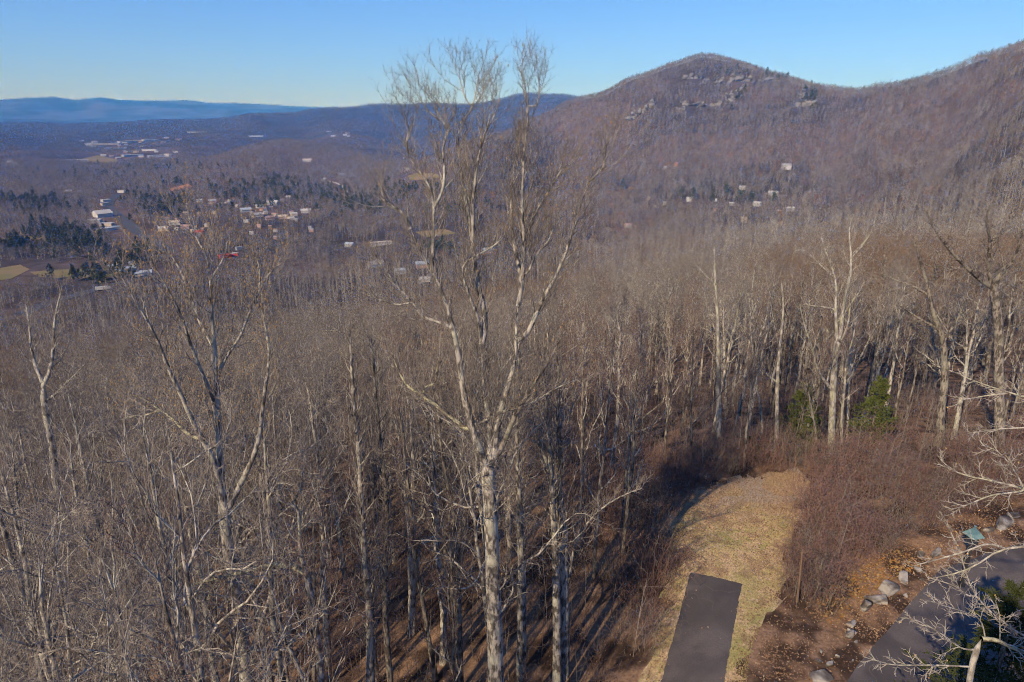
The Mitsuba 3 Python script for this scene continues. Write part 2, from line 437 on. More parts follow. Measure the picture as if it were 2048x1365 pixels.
def stem(rng, height, r0, lean=0.03, n=14, wob=0.02):
    z = np.linspace(0, 1, n)
    off = np.cumsum(rng.normal(0, wob, (n, 2)), 0) * height / n * 3
    off -= off[0]
    d = rng.normal(0, lean, 2)
    x = off[:, 0] + d[0] * height * z; y = off[:, 1] + d[1] * height * z
    R = r0 * (1 - z) ** 0.8 * 0.92 + r0 * 0.08
    R[0] *= 1.25
    return np.stack([x, y, z * height - 0.4], -1)[None], R[None]


KINDS = {
    'poplar': dict(h=(18, 23), r=0.235, t0=0.42, ang=42, ll=0.27, up=0.22, wob=0.12),
    'oak': dict(h=(15, 18), r=0.25, t0=0.38, ang=58, ll=0.40, up=0.12, wob=0.25),
    'slim': dict(h=(13, 18), r=0.145, t0=0.30, ang=42, ll=0.24, up=0.22, wob=0.14)}


def make_tree(seed, kind, lod):
    """A bare tree as {part: (vertices, triangles)}, standing on the origin."""
    rng = np.random.default_rng(seed)
    K = KINDS[kind]
    h = rng.uniform(*K['h'])
    P0, R0 = stem(rng, h, K['r'] * rng.uniform(0.85, 1.15), n={'A': 14, 'B': 8, 'C': 5}[lod])
    if lod in 'AB' and kind == 'oak' or rng.random() < 0.3:                       # a fork
        d = unit(np.array([rng.normal(), rng.normal(), 2.6]))
        n = P0.shape[1]; i = int(n * rng.uniform(0.3, 0.45))
        L = h - P0[0, i, 2]
        q = P0[0, i] + np.linspace(0, 1, n)[:, None] * d * L * 0.95 + np.cumsum(rng.normal(0, 0.02 * L / n * 3, (n, 3)), 0) * np.linspace(0, 1, n)[:, None]
        P0 = np.concatenate([P0, q[None]]); R0 = np.concatenate([R0, (R0[0, i] * 0.75 * np.linspace(1, 0.06, n))[None]])
    B = len(P0)
    nl, nb, nq, nt = {'A': (17, 8, 6, 4), 'B': (14, 6, 0, 7), 'C': (9, 4, 0, 5)}[lod]
    if kind == 'slim':
        nl = int(nl * 0.9)
    fat = {'A': 1.0, 'B': 1.9, 'C': 4.2}[lod]
    P1, R1 = offshoots(rng, P0, R0, np.full(B, max(5, int(nl / B ** 0.5))), K['t0'], 0.97, K['ang'], lambda t, L: h * K['ll'] * (1.15 - 0.75 * t) * np.where(t < K['t0'] + 0.1, 0.7, 1), {'A': 8, 'B': 6, 'C': 4}[lod], K['up'], K['wob'], 0.48 if lod == 'A' else 0.62, 0.018 * fat)
    P2, R2 = offshoots(rng, P1, R1, np.full(len(P1), nb), 0.18, 0.98, 46, lambda t, L: L * 0.45 * (1.1 - 0.5 * t), {'A': 5, 'B': 4, 'C': 2}[lod], K['up'] * 0.8, K['wob'] * 1.2, 0.5, 0.0085 * fat * (1 if lod == 'A' else 1.45))
    out = {'trunk': tubes(P0, R0, {'A': 9, 'B': 6, 'C': 4}[lod])}
    if lod == 'A':
        P3, R3 = offshoots(rng, P2, R2, np.full(len(P2), nq), 0.15, 0.98, 44, lambda t, L: L * 0.5 * (1.1 - 0.4 * t), 3, 0.15, 0.2, 0.55, 0.007)
        P4, R4 = offshoots(rng, P3, R3, np.full(len(P3), nt), 0.2, 1.0, 38, lambda t, L: L * 0.6, 2, 0.1, 0.1, 0.75, 0.006)
        out['branches'] = join([tubes(P1, R1, 6), tubes(P2, R2, 4)])
        out['twigs'] = join([tubes(P3, R3, 3), tubes(P4, R4, 3)])
    else:
        P3, R3 = offshoots(rng, P2, R2, np.full(len(P2), nt), 0.15, 1.0, 42, lambda t, L: np.clip(L * 0.65, 0.5, 1.6), 2, 0.12, 0.1, 0.6, 0.0068 * fat)
        out['branches'] = join([tubes(P1, R1, 4 if lod == 'B' else 3), tubes(P2, R2, 3)])
        out['twigs'] = tubes(P3, R3, 3)
    return out


def slivers(rng, pos, d, L, w):
    """Thin spikes of two crossed triangles each."""
    side = unit(np.cross(d, rng.normal(0, 1, d.shape)))
    other = np.cross(d, side)
    tipp = pos + d * L[:, None]
    V = np.stack([pos - side * w[:, None], pos + side * w[:, None], tipp, pos - other * w[:, None], pos + other * w[:, None]], 1)
    F = np.array([[0, 1, 2], [3, 4, 2]])
    return V.reshape(-1, 3), (F[None] + (np.arange(len(pos)) * 5)[:, None, None]).reshape(-1, 3)


def patch_trees(seed, count, size, h0, h1, limbs, twigs, wt, w, spread):
    """A few far trees on a square of ground: trunks, and crowns of many thin spikes."""
    rng = np.random.default_rng(seed)
    g = int(math.ceil(math.sqrt(count)))
    cells = rng.permutation(g * g)[:count]
    xy = (np.stack([cells % g, cells // g], -1) + rng.uniform(0.1, 0.9, (count, 2))) / g * size - size / 2
    h = rng.uniform(h0, h1, count)
    base = np.concatenate([xy, np.full((count, 1), -0.6)], 1)
    lean = np.concatenate([rng.normal(0, 0.05, (count, 2)), np.ones((count, 1))], 1)
    P = base[:, None] + np.linspace(0, 1, 3)[None, :, None] * lean[:, None] * h[:, None, None]
    R = (wt * rng.uniform(0.7, 1.3, count))[:, None] * np.array([1, 0.7, 0.2])
    trunk = tubes(P, R, 3)
    who = np.repeat(np.arange(count), limbs + twigs)
    t = rng.uniform(0.38, 0.98, len(who))
    phi = rng.random(len(who)) * 2 * np.pi
    rr = spread * h[who] * np.sqrt(rng.random(len(who))) * np.sin(np.pi * np.clip((t - 0.2) / 0.85, 0, 1)) * 0.8
    big = (np.arange(len(who)) % (limbs + twigs)) < limbs
    rr[big] *= 0.1
    pos = base[who] + lean[who] * (t * h[who])[:, None] + np.stack([np.cos(phi), np.sin(phi), 0 * phi], -1) * rr[:, None]
    tilt = np.where(big, rng.uniform(0.5, 1.0, len(who)), rng.uniform(0.1, 1.1, len(who)))
    d = np.stack([np.cos(phi) * np.sin(tilt), np.sin(phi) * np.sin(tilt), np.cos(tilt)], -1)
    L = np.where(big, rng.uniform(0.2, 0.32, len(who)) * h[who], rng.uniform(0.09, 0.18, len(who)) * h[who])
    crown = slivers(rng, pos, d, L, np.where(big, w * 1.4, w) * rng.uniform(0.7, 1.3, len(who)))
    return trunk, crown


def conifer_mesh(seed, h, spread, limbs, subs, needles, nl, nw, droop=-0.05, low=0.08, jag=0.2):
    rng = np.random.default_rng(seed)
    P0, R0 = stem(rng, h, h * 0.016, 0.01, 6, 0.01)
    P1, R1 = offshoots(rng, P0, R0, np.array([limbs]), low, 0.99, 78, lambda t, L: spread * (1.02 - t) ** 0.8 * rng.uniform(1 - jag, 1 + jag, len(t)) + 0.12, 4, droop, 0.07, 0.3, 0.008)
    P2, R2 = offshoots(rng, P1, R1, np.full(len(P1), subs), 0.2, 1.0, 45, lambda t, L: np.clip(L * 0.4 * (1.2 - 0.6 * t), 0.12, 1.3), 3, 0.0, 0.12, 0.5, 0.004)
    who = np.repeat(np.arange(len(P2)), needles)
    w = rng.random(len(who))[:, None] * 1.0
    pos = P2[who, 0] * (1 - w) + P2[who, -1] * w
    ax = unit(P2[who, -1] - P2[who, 0])
    d = unit(ax * 0.8 + rng.normal(0, 0.55, ax.shape) + [0, 0, 0.12])
    return tubes(P0, R0, 6), tubes(P1, R1, 4), slivers(rng, pos, d, nl * rng.uniform(0.6, 1.3, len(who)), nw * rng.uniform(0.7, 1.3, len(who)))


def group(key, children):
    scene[key] = {'type': 'shapegroup', **children}


def mat(x, y, z, rot=0.0, s=1.0, sz=None, shear=None):
    c, q = math.cos(rot) * s, math.sin(rot) * s
    M = np.array([[c, -q, 0, x], [q, c, 0, y], [0, 0, s if sz is None else sz, z], [0, 0, 0, 1.0]])
    if shear is not None:
        S = np.eye(4); S[2, 0], S[2, 1] = shear
        M = np.array([[1, 0, 0, x], [0, 1, 0, y], [0, 0, 1, z], [0, 0, 0, 1.0]]) @ S @ np.array([[c, -q, 0, 0], [q, c, 0, 0], [0, 0, s if sz is None else sz, 0], [0, 0, 0, 1.0]])
    return mi.ScalarTransform4f(M)


def inst(key, grp, M):
    scene[key] = {'type': 'instance', 'what': {'type': 'ref', 'id': grp}, 'to_world': M}


TWIGMAT = {'poplar': 'twig', 'oak': 'twig', 'slim': 'twig_red'}
BARKMAT = {'poplar': 'bark_light', 'oak': 'bark_light', 'slim': 'bark_mid'}
protos = {'A': [], 'B': [], 'C': []}
HIGH = {}
for lod, cnt in (('A', 4), ('B', 3), ('C', 3)):
    for ki, kind in enumerate(('poplar', 'oak', 'slim')):
        for v in range(cnt):
            t = make_tree(1000 + 100 * ki + 10 * v + ord(lod), kind, lod)
            g = f'tree_{kind}_{lod}_{v}'
            HIGH[g] = float(t['twigs'][0][:, 2].max())
            tw = TWIGMAT[kind] if lod == 'A' else 'twig_dim'
            group(g, {'trunk': mikit.ply(t['trunk'], BARKMAT[kind], smooth=True), 'branches': mikit.ply(t['branches'], 'bark_branch', smooth=(lod != 'C')),
                      'twigs': mikit.ply(t['twigs'], tw)})
            protos[lod].append((g, kind))
    if lod != 'A':
        for v in range(2):
            t = make_tree(1900 + v + ord(lod), 'oak', lod)
            g = f'tree_rust_{lod}_{v}'
            HIGH[g] = float(t['twigs'][0][:, 2].max())
            group(g, {'trunk': mikit.ply(t['trunk'], 'bark_mid', smooth=True), 'branches': mikit.ply(t['branches'], 'bark_mid', smooth=(lod != 'C')), 'twigs': mikit.ply(t['twigs'], 'twig_rust')})
            protos[lod].append((g, 'rust'))

# ------------------------------------------------------------------ clearings and where the trees stand
def px_poly(pts, z=0.0):
    out = []
    for a, b in pts:
        d = ray(a, b)
        q = CAM + d * ((z - CAM[2]) / d[2])
        out.append((q[0], q[1]))
    return out


def hit_poly(pts):
    return [tuple(hit(a, b)[:2]) for a, b in pts]


drive_poly = Polygon(hit_poly([(1380, 1147), (1432, 1156), (1484, 1170), (1466, 1265), (1448, 1365), (1425, 1480), (1395, 1600), (1225, 1600), (1280, 1480), (1322, 1365), (1352, 1255)]))
lawn_poly = Polygon(hit_poly([(1225, 1600), (1270, 1440), (1300, 1330), (1322, 1200), (1336, 1120), (1345, 1060), (1362, 1010), (1400, 978), (1450, 960), (1520, 950), (1585, 943), (1612, 950), (1600, 1000), (1588, 1060), (1584, 1120), (1560, 1190), (1525, 1240), (1500, 1310), (1490, 1400), (1480, 1600)]))
road_poly = Polygon(hit_poly([(1690, 1365), (1760, 1280), (1830, 1195), (1880, 1142), (1960, 1112), (2048, 1085), (2200, 1050), (2400, 1030), (2500, 1150), (2400, 1500), (1560, 1500)]))
bank_poly = Polygon(hit_poly([(1500, 1365), (1530, 1250), (1580, 1190), (1600, 1100), (1640, 1110), (1700, 1150), (1790, 1080), (1900, 1030), (2060, 990), (2060, 1085), (1880, 1142), (1760, 1280), (1690, 1365)]))
thicket_poly = Polygon(hit_poly([(1606, 1190), (1610, 1100), (1618, 1030), (1630, 975), (1640, 940), (1760, 925), (1900, 925), (2060, 925), (2060, 985), (1890, 1030), (1790, 1075), (1720, 1120), (1650, 1180), (1610, 1230)]))
open_near = shapely.union_all([drive_poly.buffer(1.0), lawn_poly.buffer(0.4), road_poly.buffer(1.5), bank_poly.buffer(0.5), thicket_poly])
keep_off = []                                   # (x, y, radius): clearings of the valley

# ------------------------------------------------------------------ sheets on the ground
def sheet(key, poly, m, lift, res, label, cat, rag=0.0, seed=1):
    rng = np.random.default_rng(seed)
    L = poly.exterior.length
    n = max(24, int(L / res))
    edge = np.array([poly.exterior.interpolate(k / n, normalized=True).coords[0] for k in range(n)])
    if rag:
        ang = rng.random(n) * 6.28
        edge = edge + np.stack([np.cos(ang), np.sin(ang)], -1) * rag * rng.random((n, 1))
        poly = Polygon(edge).buffer(0)
    x0, y0, x1, y1 = poly.bounds
    xs, ys = np.meshgrid(np.arange(x0, x1, res), np.arange(y0, y1, res))
    pts = np.stack([xs.ravel(), ys.ravel()], -1) + rng.uniform(-0.2, 0.2, (xs.size, 2)) * res
    pts = pts[shapely.contains_xy(poly.buffer(-res * 0.4), pts[:, 0], pts[:, 1])]
    pts = np.vstack([edge, pts])
    F = Delaunay(pts).simplices
    c = pts[F].mean(1)
    F = F[shapely.contains_xy(poly, c[:, 0], c[:, 1])]
    z = H(pts[:, 0], pts[:, 1]) + lift
    V = np.column_stack([pts, z])
    nn = np.cross(V[F[:, 1]] - V[F[:, 0]], V[F[:, 2]] - V[F[:, 0]])[:, 2]
    F[nn < 0] = F[nn < 0][:, ::-1]
    struct(key, mikit.ply((V, F), m, smooth=True), label, cat)


sheet('lawn', lawn_poly, 'lawn_mat', 0.020, 0.5, 'strip of dry tan and green grass beyond the end of the drive', 'grass strip', 0.85, 3)
sheet('driveway', drive_poly, 'asphalt_mat', 0.035, 0.16, 'narrow asphalt drive that ends in the grass strip', 'driveway', 0.045, 4)
sheet('right_driveway', road_poly, 'asphalt_mat', 0.035, 0.6, 'shaded asphalt drive behind the row of boulders', 'driveway', 0.08, 5)
sheet('bank', bank_poly, 'ground_mat', 0.012, 0.5, 'leaf covered bank between the two drives', 'bank', 0.3, 6)

# ------------------------------------------------------------------ the forest
AZ_MAX = math.radians(40)
rngF = np.random.default_rng(77)
RAY_TREES = []                                  # traced trees keep their surroundings free: (x, y, radius)


def scatter(spacing, r0, r1, az0=-AZ_MAX, az1=AZ_MAX):
    n = int(2 * r1 / spacing)
    g = (np.arange(n) - n / 2) * spacing
    gx, gy = np.meshgrid(g, g[g > -r1 * 0.4])
    p = np.stack([gx.ravel(), gy.ravel()], -1)
    p = p + rngF.uniform(-0.42, 0.42, p.shape) * spacing
    r = np.hypot(p[:, 0], p[:, 1]); az = np.arctan2(p[:, 0], p[:, 1])
    p = p[(r >= r0) & (r < r1) & (az > az0) & (az < az1)]
    return p


def pick(lod, x, y):
    """A tree for this spot: the woods change from stand to stand."""
    k = float(meshkit.fbm(np.array([x / 55.0, y / 55.0, 3.0]), 2, 5)) + rngF.normal(0, 0.12)
    kind = 'slim' if k < 0.42 else 'poplar' if k < 0.53 else 'oak' if k < 0.66 else 'rust'
    c = [g for g, q in protos[lod] if q == kind]
    return c[rngF.integers(len(c))]


def canopy(g, x, y, sz):
    """The stretch of this tree so that its top stays within the level of the canopy, which sinks with the slope."""
    fall = np.interp(math.degrees(math.atan2(x, y)), [-8, 0, 8, 15, 25, 35], [0.262, 0.238, 0.21, 0.178, 0.15, 0.13])
    level = 24.0 - fall * math.hypot(x, y) - abs(rngF.normal(0, 1.6))
    return max(0.55, min(sz, (level - float(H(x, y))) / HIGH[g]))


def clear_of(p, extra=0.0):
    ok = np.ones(len(p), bool)
    for x, y, rad in keep_off + RAY_TREES:
        ok &= np.hypot(p[:, 0] - x, p[:, 1] - y) > rad + extra
    return ok

# ------------------------------------------------------------------ clearings, roads and buildings of the valley
def clear_px(px, py, rad, reach=60.0):
    q = hit(px, py, 60)
    d = -q[:2] / np.hypot(*q[:2])
    for k in np.arange(0, reach + 1, 15.0):
        keep_off.append((q[0] + d[0] * k, q[1] + d[1] * k, rad))
    return q


def road(key, pts, width, m, label, lift=0.25):
    q = np.array([hit(a, b, 60)[:2] for a, b in pts])
    s = np.concatenate([[0], np.cumsum(np.linalg.norm(np.diff(q, axis=0), axis=1))])
    ss = np.arange(0, s[-1], 6.0)
    c = np.stack([np.interp(ss, s, q[:, 0]), np.interp(ss, s, q[:, 1])], -1)
    for _ in range(30):
        c[1:-1] = 0.5 * c[1:-1] + 0.25 * (c[:-2] + c[2:])
    t = unit(np.gradient(c, axis=0)); nrm = np.stack([-t[:, 1], t[:, 0]], -1)
    us = np.linspace(-0.5, 0.5, 5) * width
    V = c[:, None] + nrm[:, None] * us[None, :, None]
    z = H(V[..., 0], V[..., 1])
    z = np.maximum(z, z.mean(1, keepdims=True)) + lift
    n = len(c); i = np.arange(n * 5).reshape(n, 5)
    F = np.stack([i[:-1, :-1], i[:-1, 1:], i[1:, 1:], i[1:, :-1]], -1).reshape(-1, 4)
    V = np.concatenate([V, z[..., None]], -1).reshape(-1, 3)
    if np.cross(V[F[0, 1]] - V[F[0, 0]], V[F[0, 2]] - V[F[0, 0]])[2] < 0:
        F = F[:, ::-1]
    struct(key, mikit.ply((V, F), m, smooth=True), label, 'road')
    for x, y in c[::3]:
        d = -np.array([x, y]) / math.hypot(x, y)
        for k in (0, 18, 36):
            keep_off.append((x + d[0] * k, y + d[1] * k, width * 0.5 + 6))


road('highway', [(238, 388), (226, 395), (217, 405), (216, 414), (224, 424), (238, 434), (256, 448), (276, 464), (300, 480), (340, 505)], 17, 'paint_road', 'dark four lane highway bending through the valley town')
road('lower_highway', [(40, 630), (110, 600), (170, 586), (215, 574), (260, 562), (320, 548)], 13, 'paint_road', 'stretch of highway at the foot of the slope with a truck on it')
road('hill_lane', [(655, 362), (672, 366), (688, 374), (694, 384), (690, 392)], 7, 'paint_cream', 'pale dirt lane winding up the hillside')


def field(key, pts, label, m='field_mat', lift=0.3):
    poly = Polygon(hit_poly(pts)).buffer(0)
    c = poly.representative_point()
    res = max(3.0, math.hypot(c.x, c.y) * 0.012)
    sheet(key, poly, m, lift, res, label, 'field', 0, 2)
    x0, y0, x1, y1 = poly.bounds
    st = 16.0
    for x in np.arange(x0 - st, x1 + st, st):
        for y in np.arange(y0 - 60, y1 + st, st):
            if poly.buffer(12).contains(Point(x, y)) or poly.buffer(6).contains(Point(x * (1 + 28 / math.hypot(x, y)), y * (1 + 28 / math.hypot(x, y)))):
                keep_off.append((x, y, 11.0))


field('field', [(-60, 566), (-60, 548), (40, 530), (60, 540), (20, 560)], 'tan meadow at the left edge of the valley')
field('field_001', [(60, 545), (120, 540), (232, 538), (240, 552), (180, 560), (80, 556)], 'dry yellow field below the trees of the valley')
field('field_002', [(0, 478), (90, 471), (100, 477), (20, 486)], 'thin pale mown strip between dark evergreens')
field('field_003', [(815, 352), (835, 347), (875, 349), (880, 356), (820, 361)], 'yellow green meadow on the far hillside')
field('field_004', [(830, 465), (890, 459), (915, 468), (850, 476)], 'orange tan bare lot behind the tall tree')
field('field_005', [(165, 318), (195, 311), (235, 320), (230, 330), (195, 330)], 'beige graded lot among the distant white buildings')
field('field_006', [(335, 380), (375, 368), (385, 374), (345, 383)], 'reddish earth cut on the valley side', 'paint_orange')

LOCAL = {'gable': 0, 'flat': 1}


def building(key, px, py, wpx, kind, wall, roof, label, cat='house', deep=0.6, tall=None, yaw=None, group_=None, reach=16.0, windows=0):
    q = clear_px(px, py, 0, 0)
    dist = np.linalg.norm(q - CAM)
    w = (0.8 if px < 1200 else 0.62) * wpx / FPX * dist
    d = w * deep
    h = 0.72 * tall
    rad = max(4.0, w * 0.42)
    dr_ = -q[:2] / np.hypot(*q[:2])
    for k in np.arange(0, reach + 1, 15.0):
        keep_off.append((q[0] + dr_[0] * k, q[1] + dr_[1] * k, rad))
    if yaw is None:
        yaw = math.atan2(-q[0], q[1]) + random.Random(key).uniform(-0.5, 0.5)
    z = float(H(q[0], q[1])) - 1.0
    M = trimesh.transformations.rotation_matrix(yaw, [0, 0, 1]); M[:3, 3] = [q[0], q[1], z]

    def put(part, mesh, m, sm=False):
        mesh = mesh.copy(); mesh.apply_transform(M)
        scene[key + '__' + part] = mikit.ply(mesh, m, smooth=sm)
    b = trimesh.creation.box([w, d, h + 1]); b.apply_translation([0, 0, (h + 1) / 2])
    put('wall', b, 'paint_' + wall)
    e = 0.05 * w
    if kind == 'gable':
        rh = d * 0.28
        V = np.array([[-w / 2 - e, -d / 2 - e, 0], [w / 2 + e, -d / 2 - e, 0], [w / 2 + e, d / 2 + e, 0], [-w / 2 - e, d / 2 + e, 0], [-w / 2 - e, 0, rh], [w / 2 + e, 0, rh]])
        F = np.array([[0, 1, 5], [0, 5, 4], [2, 3, 4], [2, 4, 5], [0, 4, 3], [1, 2, 5], [0, 3, 2], [0, 2, 1]])
        r = trimesh.Trimesh(V, F, process=False)
    else:
        r = trimesh.creation.box([w + e, d + e, 0.7]); r.apply_translation([0, 0, 0.36])
    r.apply_translation([0, 0, h + 1.0])
    put('roof', r, 'paint_' + roof)
    for i in range(windows):
        x = (i + 0.5) / windows * w * 0.9 - w * 0.45
        bw = trimesh.creation.box([w / windows * 0.4, 0.3, h * 0.35]); bw.apply_translation([x, -d / 2 - 0.05, h * 0.55 + 1])
        put('window' if i == 0 else f'window_{i:03d}', bw, 'paint_window')
    labels[key] = {'label': label, 'category': cat}
    if group_:
        labels[key]['group'] = group_
    return q


random.seed(5)
BUILD = [
    # the highway strip
    ('warehouse', 206, 434, 30, 'gable', 'white', 'white', 'large pale warehouse with a gable roof beside the highway bend', 'warehouse', .8, 8),
    ('warehouse', 190, 445, 24, 'flat', 'grey', 'white', 'low white roofed warehouse left of the highway, behind the dark evergreens', 'warehouse', .7, 5),
    ('warehouse', 214, 452, 26, 'flat', 'cream', 'white', 'low white warehouse between the gabled one and the highway', 'warehouse', .6, 5),
    ('warehouse', 206, 463, 36, 'flat', 'white', 'white', 'lowest and longest white warehouse of the highway strip', 'warehouse', .5, 5),
    ('warehouse', 233, 459, 16, 'flat', 'grey', 'bluegrey', 'small grey blue shed at the edge of the highway', 'shed', .8, 5),
    ('shop', 212, 404, 16, 'flat', 'white', 'white', 'small white shop just above the highway bend', 'shop', .8, 5),
    ('shop', 210, 411, 14, 'flat', 'cream', 'grey', 'small cream shop just below the white one at the bend', 'shop', .8, 5),
    ('shop', 244, 386, 14, 'flat', 'white', 'white', 'white building where the highway vanishes behind trees', 'shop', .8, 6),
    # grey blue roofs near the foot of the slope
    ('greenhouse', 228, 537, 24, 'gable', 'bluegrey', 'bluegrey', 'leftmost of the three long blue grey roofs at the field edge', 'greenhouse', .5, 4),
    ('greenhouse', 254, 543, 34, 'gable', 'bluegrey', 'bluegrey', 'middle one of the three long blue grey roofs', 'greenhouse', .5, 4),
    ('greenhouse', 286, 551, 36, 'gable', 'bluegrey', 'bluegrey', 'rightmost of the three long blue grey roofs', 'greenhouse', .5, 4),
    ('house', 265, 532, 14, 'gable', 'white', 'white', 'small white house above the long blue grey roofs', 'house', .8, 5),
    # far commercial rows
    ('long_building', 150, 324, 46, 'flat', 'white', 'white', 'brightest long white building far out in the valley', 'building', .3, 9),
    ('long_building', 205, 290, 60, 'flat', 'cream', 'white', 'longest white roofline on the far side of the valley', 'building', .25, 9),
    ('long_building', 262, 285, 50, 'flat', 'white', 'cream', 'cream roofline next to the longest far white one', 'building', .25, 9),
    ('long_building', 300, 282, 30, 'flat', 'white', 'white', 'short white building at the right end of the far rooflines', 'building', .4, 9),
    ('long_building', 230, 298, 40, 'flat', 'white', 'white', 'white row just below the longest far roofline', 'building', .25, 8),
    ('long_building', 300, 302, 30, 'flat', 'white', 'white', 'white block below the right end of the far rooflines', 'building', .3, 8),
    ('long_building', 265, 313, 40, 'flat', 'grey', 'white', 'white and grey row in the middle of the valley floor', 'building', .3, 8),
    ('long_building', 320, 314, 44, 'flat', 'white', 'white', 'long white row right of the valley centre', 'building', .25, 8),
    ('long_building', 336, 320, 24, 'flat', 'white', 'white', 'small white block just in front of the long white row', 'building', .4, 8),
    ('long_building', 395, 266, 40, 'flat', 'white', 'cream', 'white row high on the far wooded bank', 'building', .25, 10),
    ('long_building', 512, 274, 30, 'flat', 'white', 'white', 'white cluster building on the flank of the middle ridge', 'building', .3, 9),
    # town behind the forked tree
    ('house', 425, 406, 16, 'gable', 'pink', 'grey', 'pinkish house high in the little town', 'house', .7, 5),
    ('house', 445, 412, 14, 'gable', 'cream', 'cream', 'cream house right of the pinkish one in the town', 'house', .7, 5),
    ('house', 492, 424, 22, 'gable', 'grey', 'bluegrey', 'grey roofed house at the middle of the town', 'house', .7, 5),
    ('house', 522, 416, 20, 'gable', 'white', 'grey', 'white house with a grey roof among the town pines', 'house', .7, 5),
    ('house', 546, 410, 24, 'gable', 'grey', 'white', 'large pale roofed house at the upper right of the town', 'house', .7, 6),
    ('house', 515, 434, 22, 'gable', 'cream', 'grey', 'white house low in the town', 'house', .7, 5),
    ('house', 540, 440, 18, 'gable', 'pink', 'pink', 'pink house low in the town', 'house', .7, 5),
    ('house', 566, 438, 20, 'gable', 'pink', 'cream', 'pink house with cream roof right of the pink one', 'house', .7, 5),
    ('house', 588, 432, 14, 'gable', 'cream', 'white', 'small cream house at the right end of the low town row', 'house', .7, 5),
    ('house', 612, 426, 22, 'gable', 'white', 'white', 'white house at the right edge of the town', 'house', .7, 5),
    ('house', 578, 397, 12, 'gable', 'white', 'white', 'little white house above the town', 'house', .7, 4),
    ('house', 350, 450, 22, 'gable', 'white', 'cream', 'pale house seen through the top of the forked tree', 'house', .7, 5),
    ('house', 328, 462, 20, 'gable', 'cream', 'white', 'cream house left of the pale one behind the forked tree', 'house', .7, 5),
    ('house', 372, 458, 18, 'gable', 'pink', 'pink', 'pink house behind the upper twigs of the forked tree', 'house', .7, 5),
    ('house', 398, 470, 18, 'gable', 'pink', 'redpaint', 'pink house with a red roof behind the forked tree', 'house', .7, 5),
    ('shop', 450, 516, 26, 'flat', 'redpaint', 'redpaint', 'bright red roofed shop behind the forked tree', 'shop', .5, 4),
    ('shop', 470, 512, 16, 'flat', 'redpaint', 'white', 'red walled shop with white roof beside the red roofed one', 'shop', .5, 4),
    ('shop', 478, 500, 14, 'flat', 'white', 'bluegrey', 'blue grey roofed shop above the red roofed one', 'shop', .5, 4),
    # houses on the hill lane and mountain foot
    ('house', 614, 324, 18, 'gable', 'white', 'cream', 'white house high on the rounded hill', 'house', .7, 6),
    ('house', 648, 361, 10, 'gable', 'white', 'white', 'white house at the start of the pale lane', 'house', .7, 5),
    ('house', 684, 353, 14, 'gable', 'bluegrey', 'grey', 'grey house above the pale lane', 'house', .7, 6),
    ('house', 556, 357, 8, 'gable', 'orange', 'orange', 'tiny orange house on the hillside above the town', 'house', .7, 5),
    ('house', 817, 341, 14, 'gable', 'white', 'white', 'white house beside the yellow green meadow', 'house', .7, 5),
    ('long_building', 762, 491, 52, 'flat', 'white', 'cream', 'long low white building left of the tall tree stems', 'building', .25, 5),
    ('house', 700, 494, 20, 'gable', 'grey', 'bluegrey', 'grey house left of the long low white building', 'house', .7, 5),
    ('house', 752, 534, 34, 'gable', 'bluegrey', 'grey', 'house with a broad grey roof left of the tall tree stem', 'house', .7, 5),
    ('house', 845, 536, 30, 'gable', 'pink', 'bluegrey', 'house with a blue grey roof seen between the tall tree stems', 'house', .7, 6),
    ('house', 800, 548, 26, 'gable', 'grey', 'bluegrey', 'grey house just left of the blue grey roofed one', 'house', .7, 5),
    ('house', 850, 564, 26, 'gable', 'white', 'white', 'whitish house nearest below the blue grey roofed one', 'house', .7, 4),
    ('tower', 891, 506, 8, 'flat', 'white', 'grey', 'small white tower in a dark green yard', 'tower', .9, 8),
    ('house', 975, 508, 26, 'gable', 'pink', 'bluegrey', 'pink house with blue grey roof behind the tall tree', 'house', .7, 6),
    # houses among the trees of the mountain foot
    ('house', 1514, 413, 22, 'gable', 'white', 'white', 'brightest white house on the mountain foot beside dark evergreens', 'house', .6, 6),
    ('house', 1484, 380, 16, 'gable', 'white', 'white', 'white roofed house up the slope from the brightest one', 'house', .6, 6),
    ('house', 1546, 392, 26, 'gable', 'grey', 'white', 'wide pale house right of the evergreens', 'house', .6, 6),
    ('house', 1572, 339, 24, 'gable', 'white', 'grey', 'highest house on the mountain, grey roof and white gable', 'house', .7, 8),
    ('house', 1378, 403, 16, 'gable', 'white', 'white', 'white house at the left of the mountain foot group', 'house', .6, 6),
    ('house', 1463, 412, 14, 'gable', 'grey', 'white', 'small pale house left of the brightest one', 'house', .6, 5),
    ('house', 1487, 446, 16, 'gable', 'cream', 'cream', 'cream house lowest on the mountain foot', 'house', .7, 7),
    ('house', 1580, 424, 20, 'gable', 'grey', 'white', 'grey house with a pale roof right of the brightest one', 'house', .6, 6),
    ('house', 1545, 450, 14, 'gable', 'grey', 'grey', 'dull grey house low between trees', 'house', .6, 5),
    ('house', 1330, 410, 12, 'gable', 'white', 'white', 'white cottage left of the mountain foot group', 'house', .6, 5),
    ('house', 1256, 456, 20, 'gable', 'white', 'pink', 'white house with a pink roof by the tall tree', 'house', .7, 5),
    ('house', 1352, 333, 10, 'gable', 'orange', 'orange', 'small orange house high on the slope', 'house', .7, 7),
    ('house', 1262, 380, 14, 'gable', 'brown', 'brown', 'brown house beside the lone dark pine', 'house', .7, 5),
    ('house', 1330, 338, 8, 'gable', 'grey', 'grey', 'tiny grey house left of the small orange one', 'house', .7, 5),
]
seen_names = {}
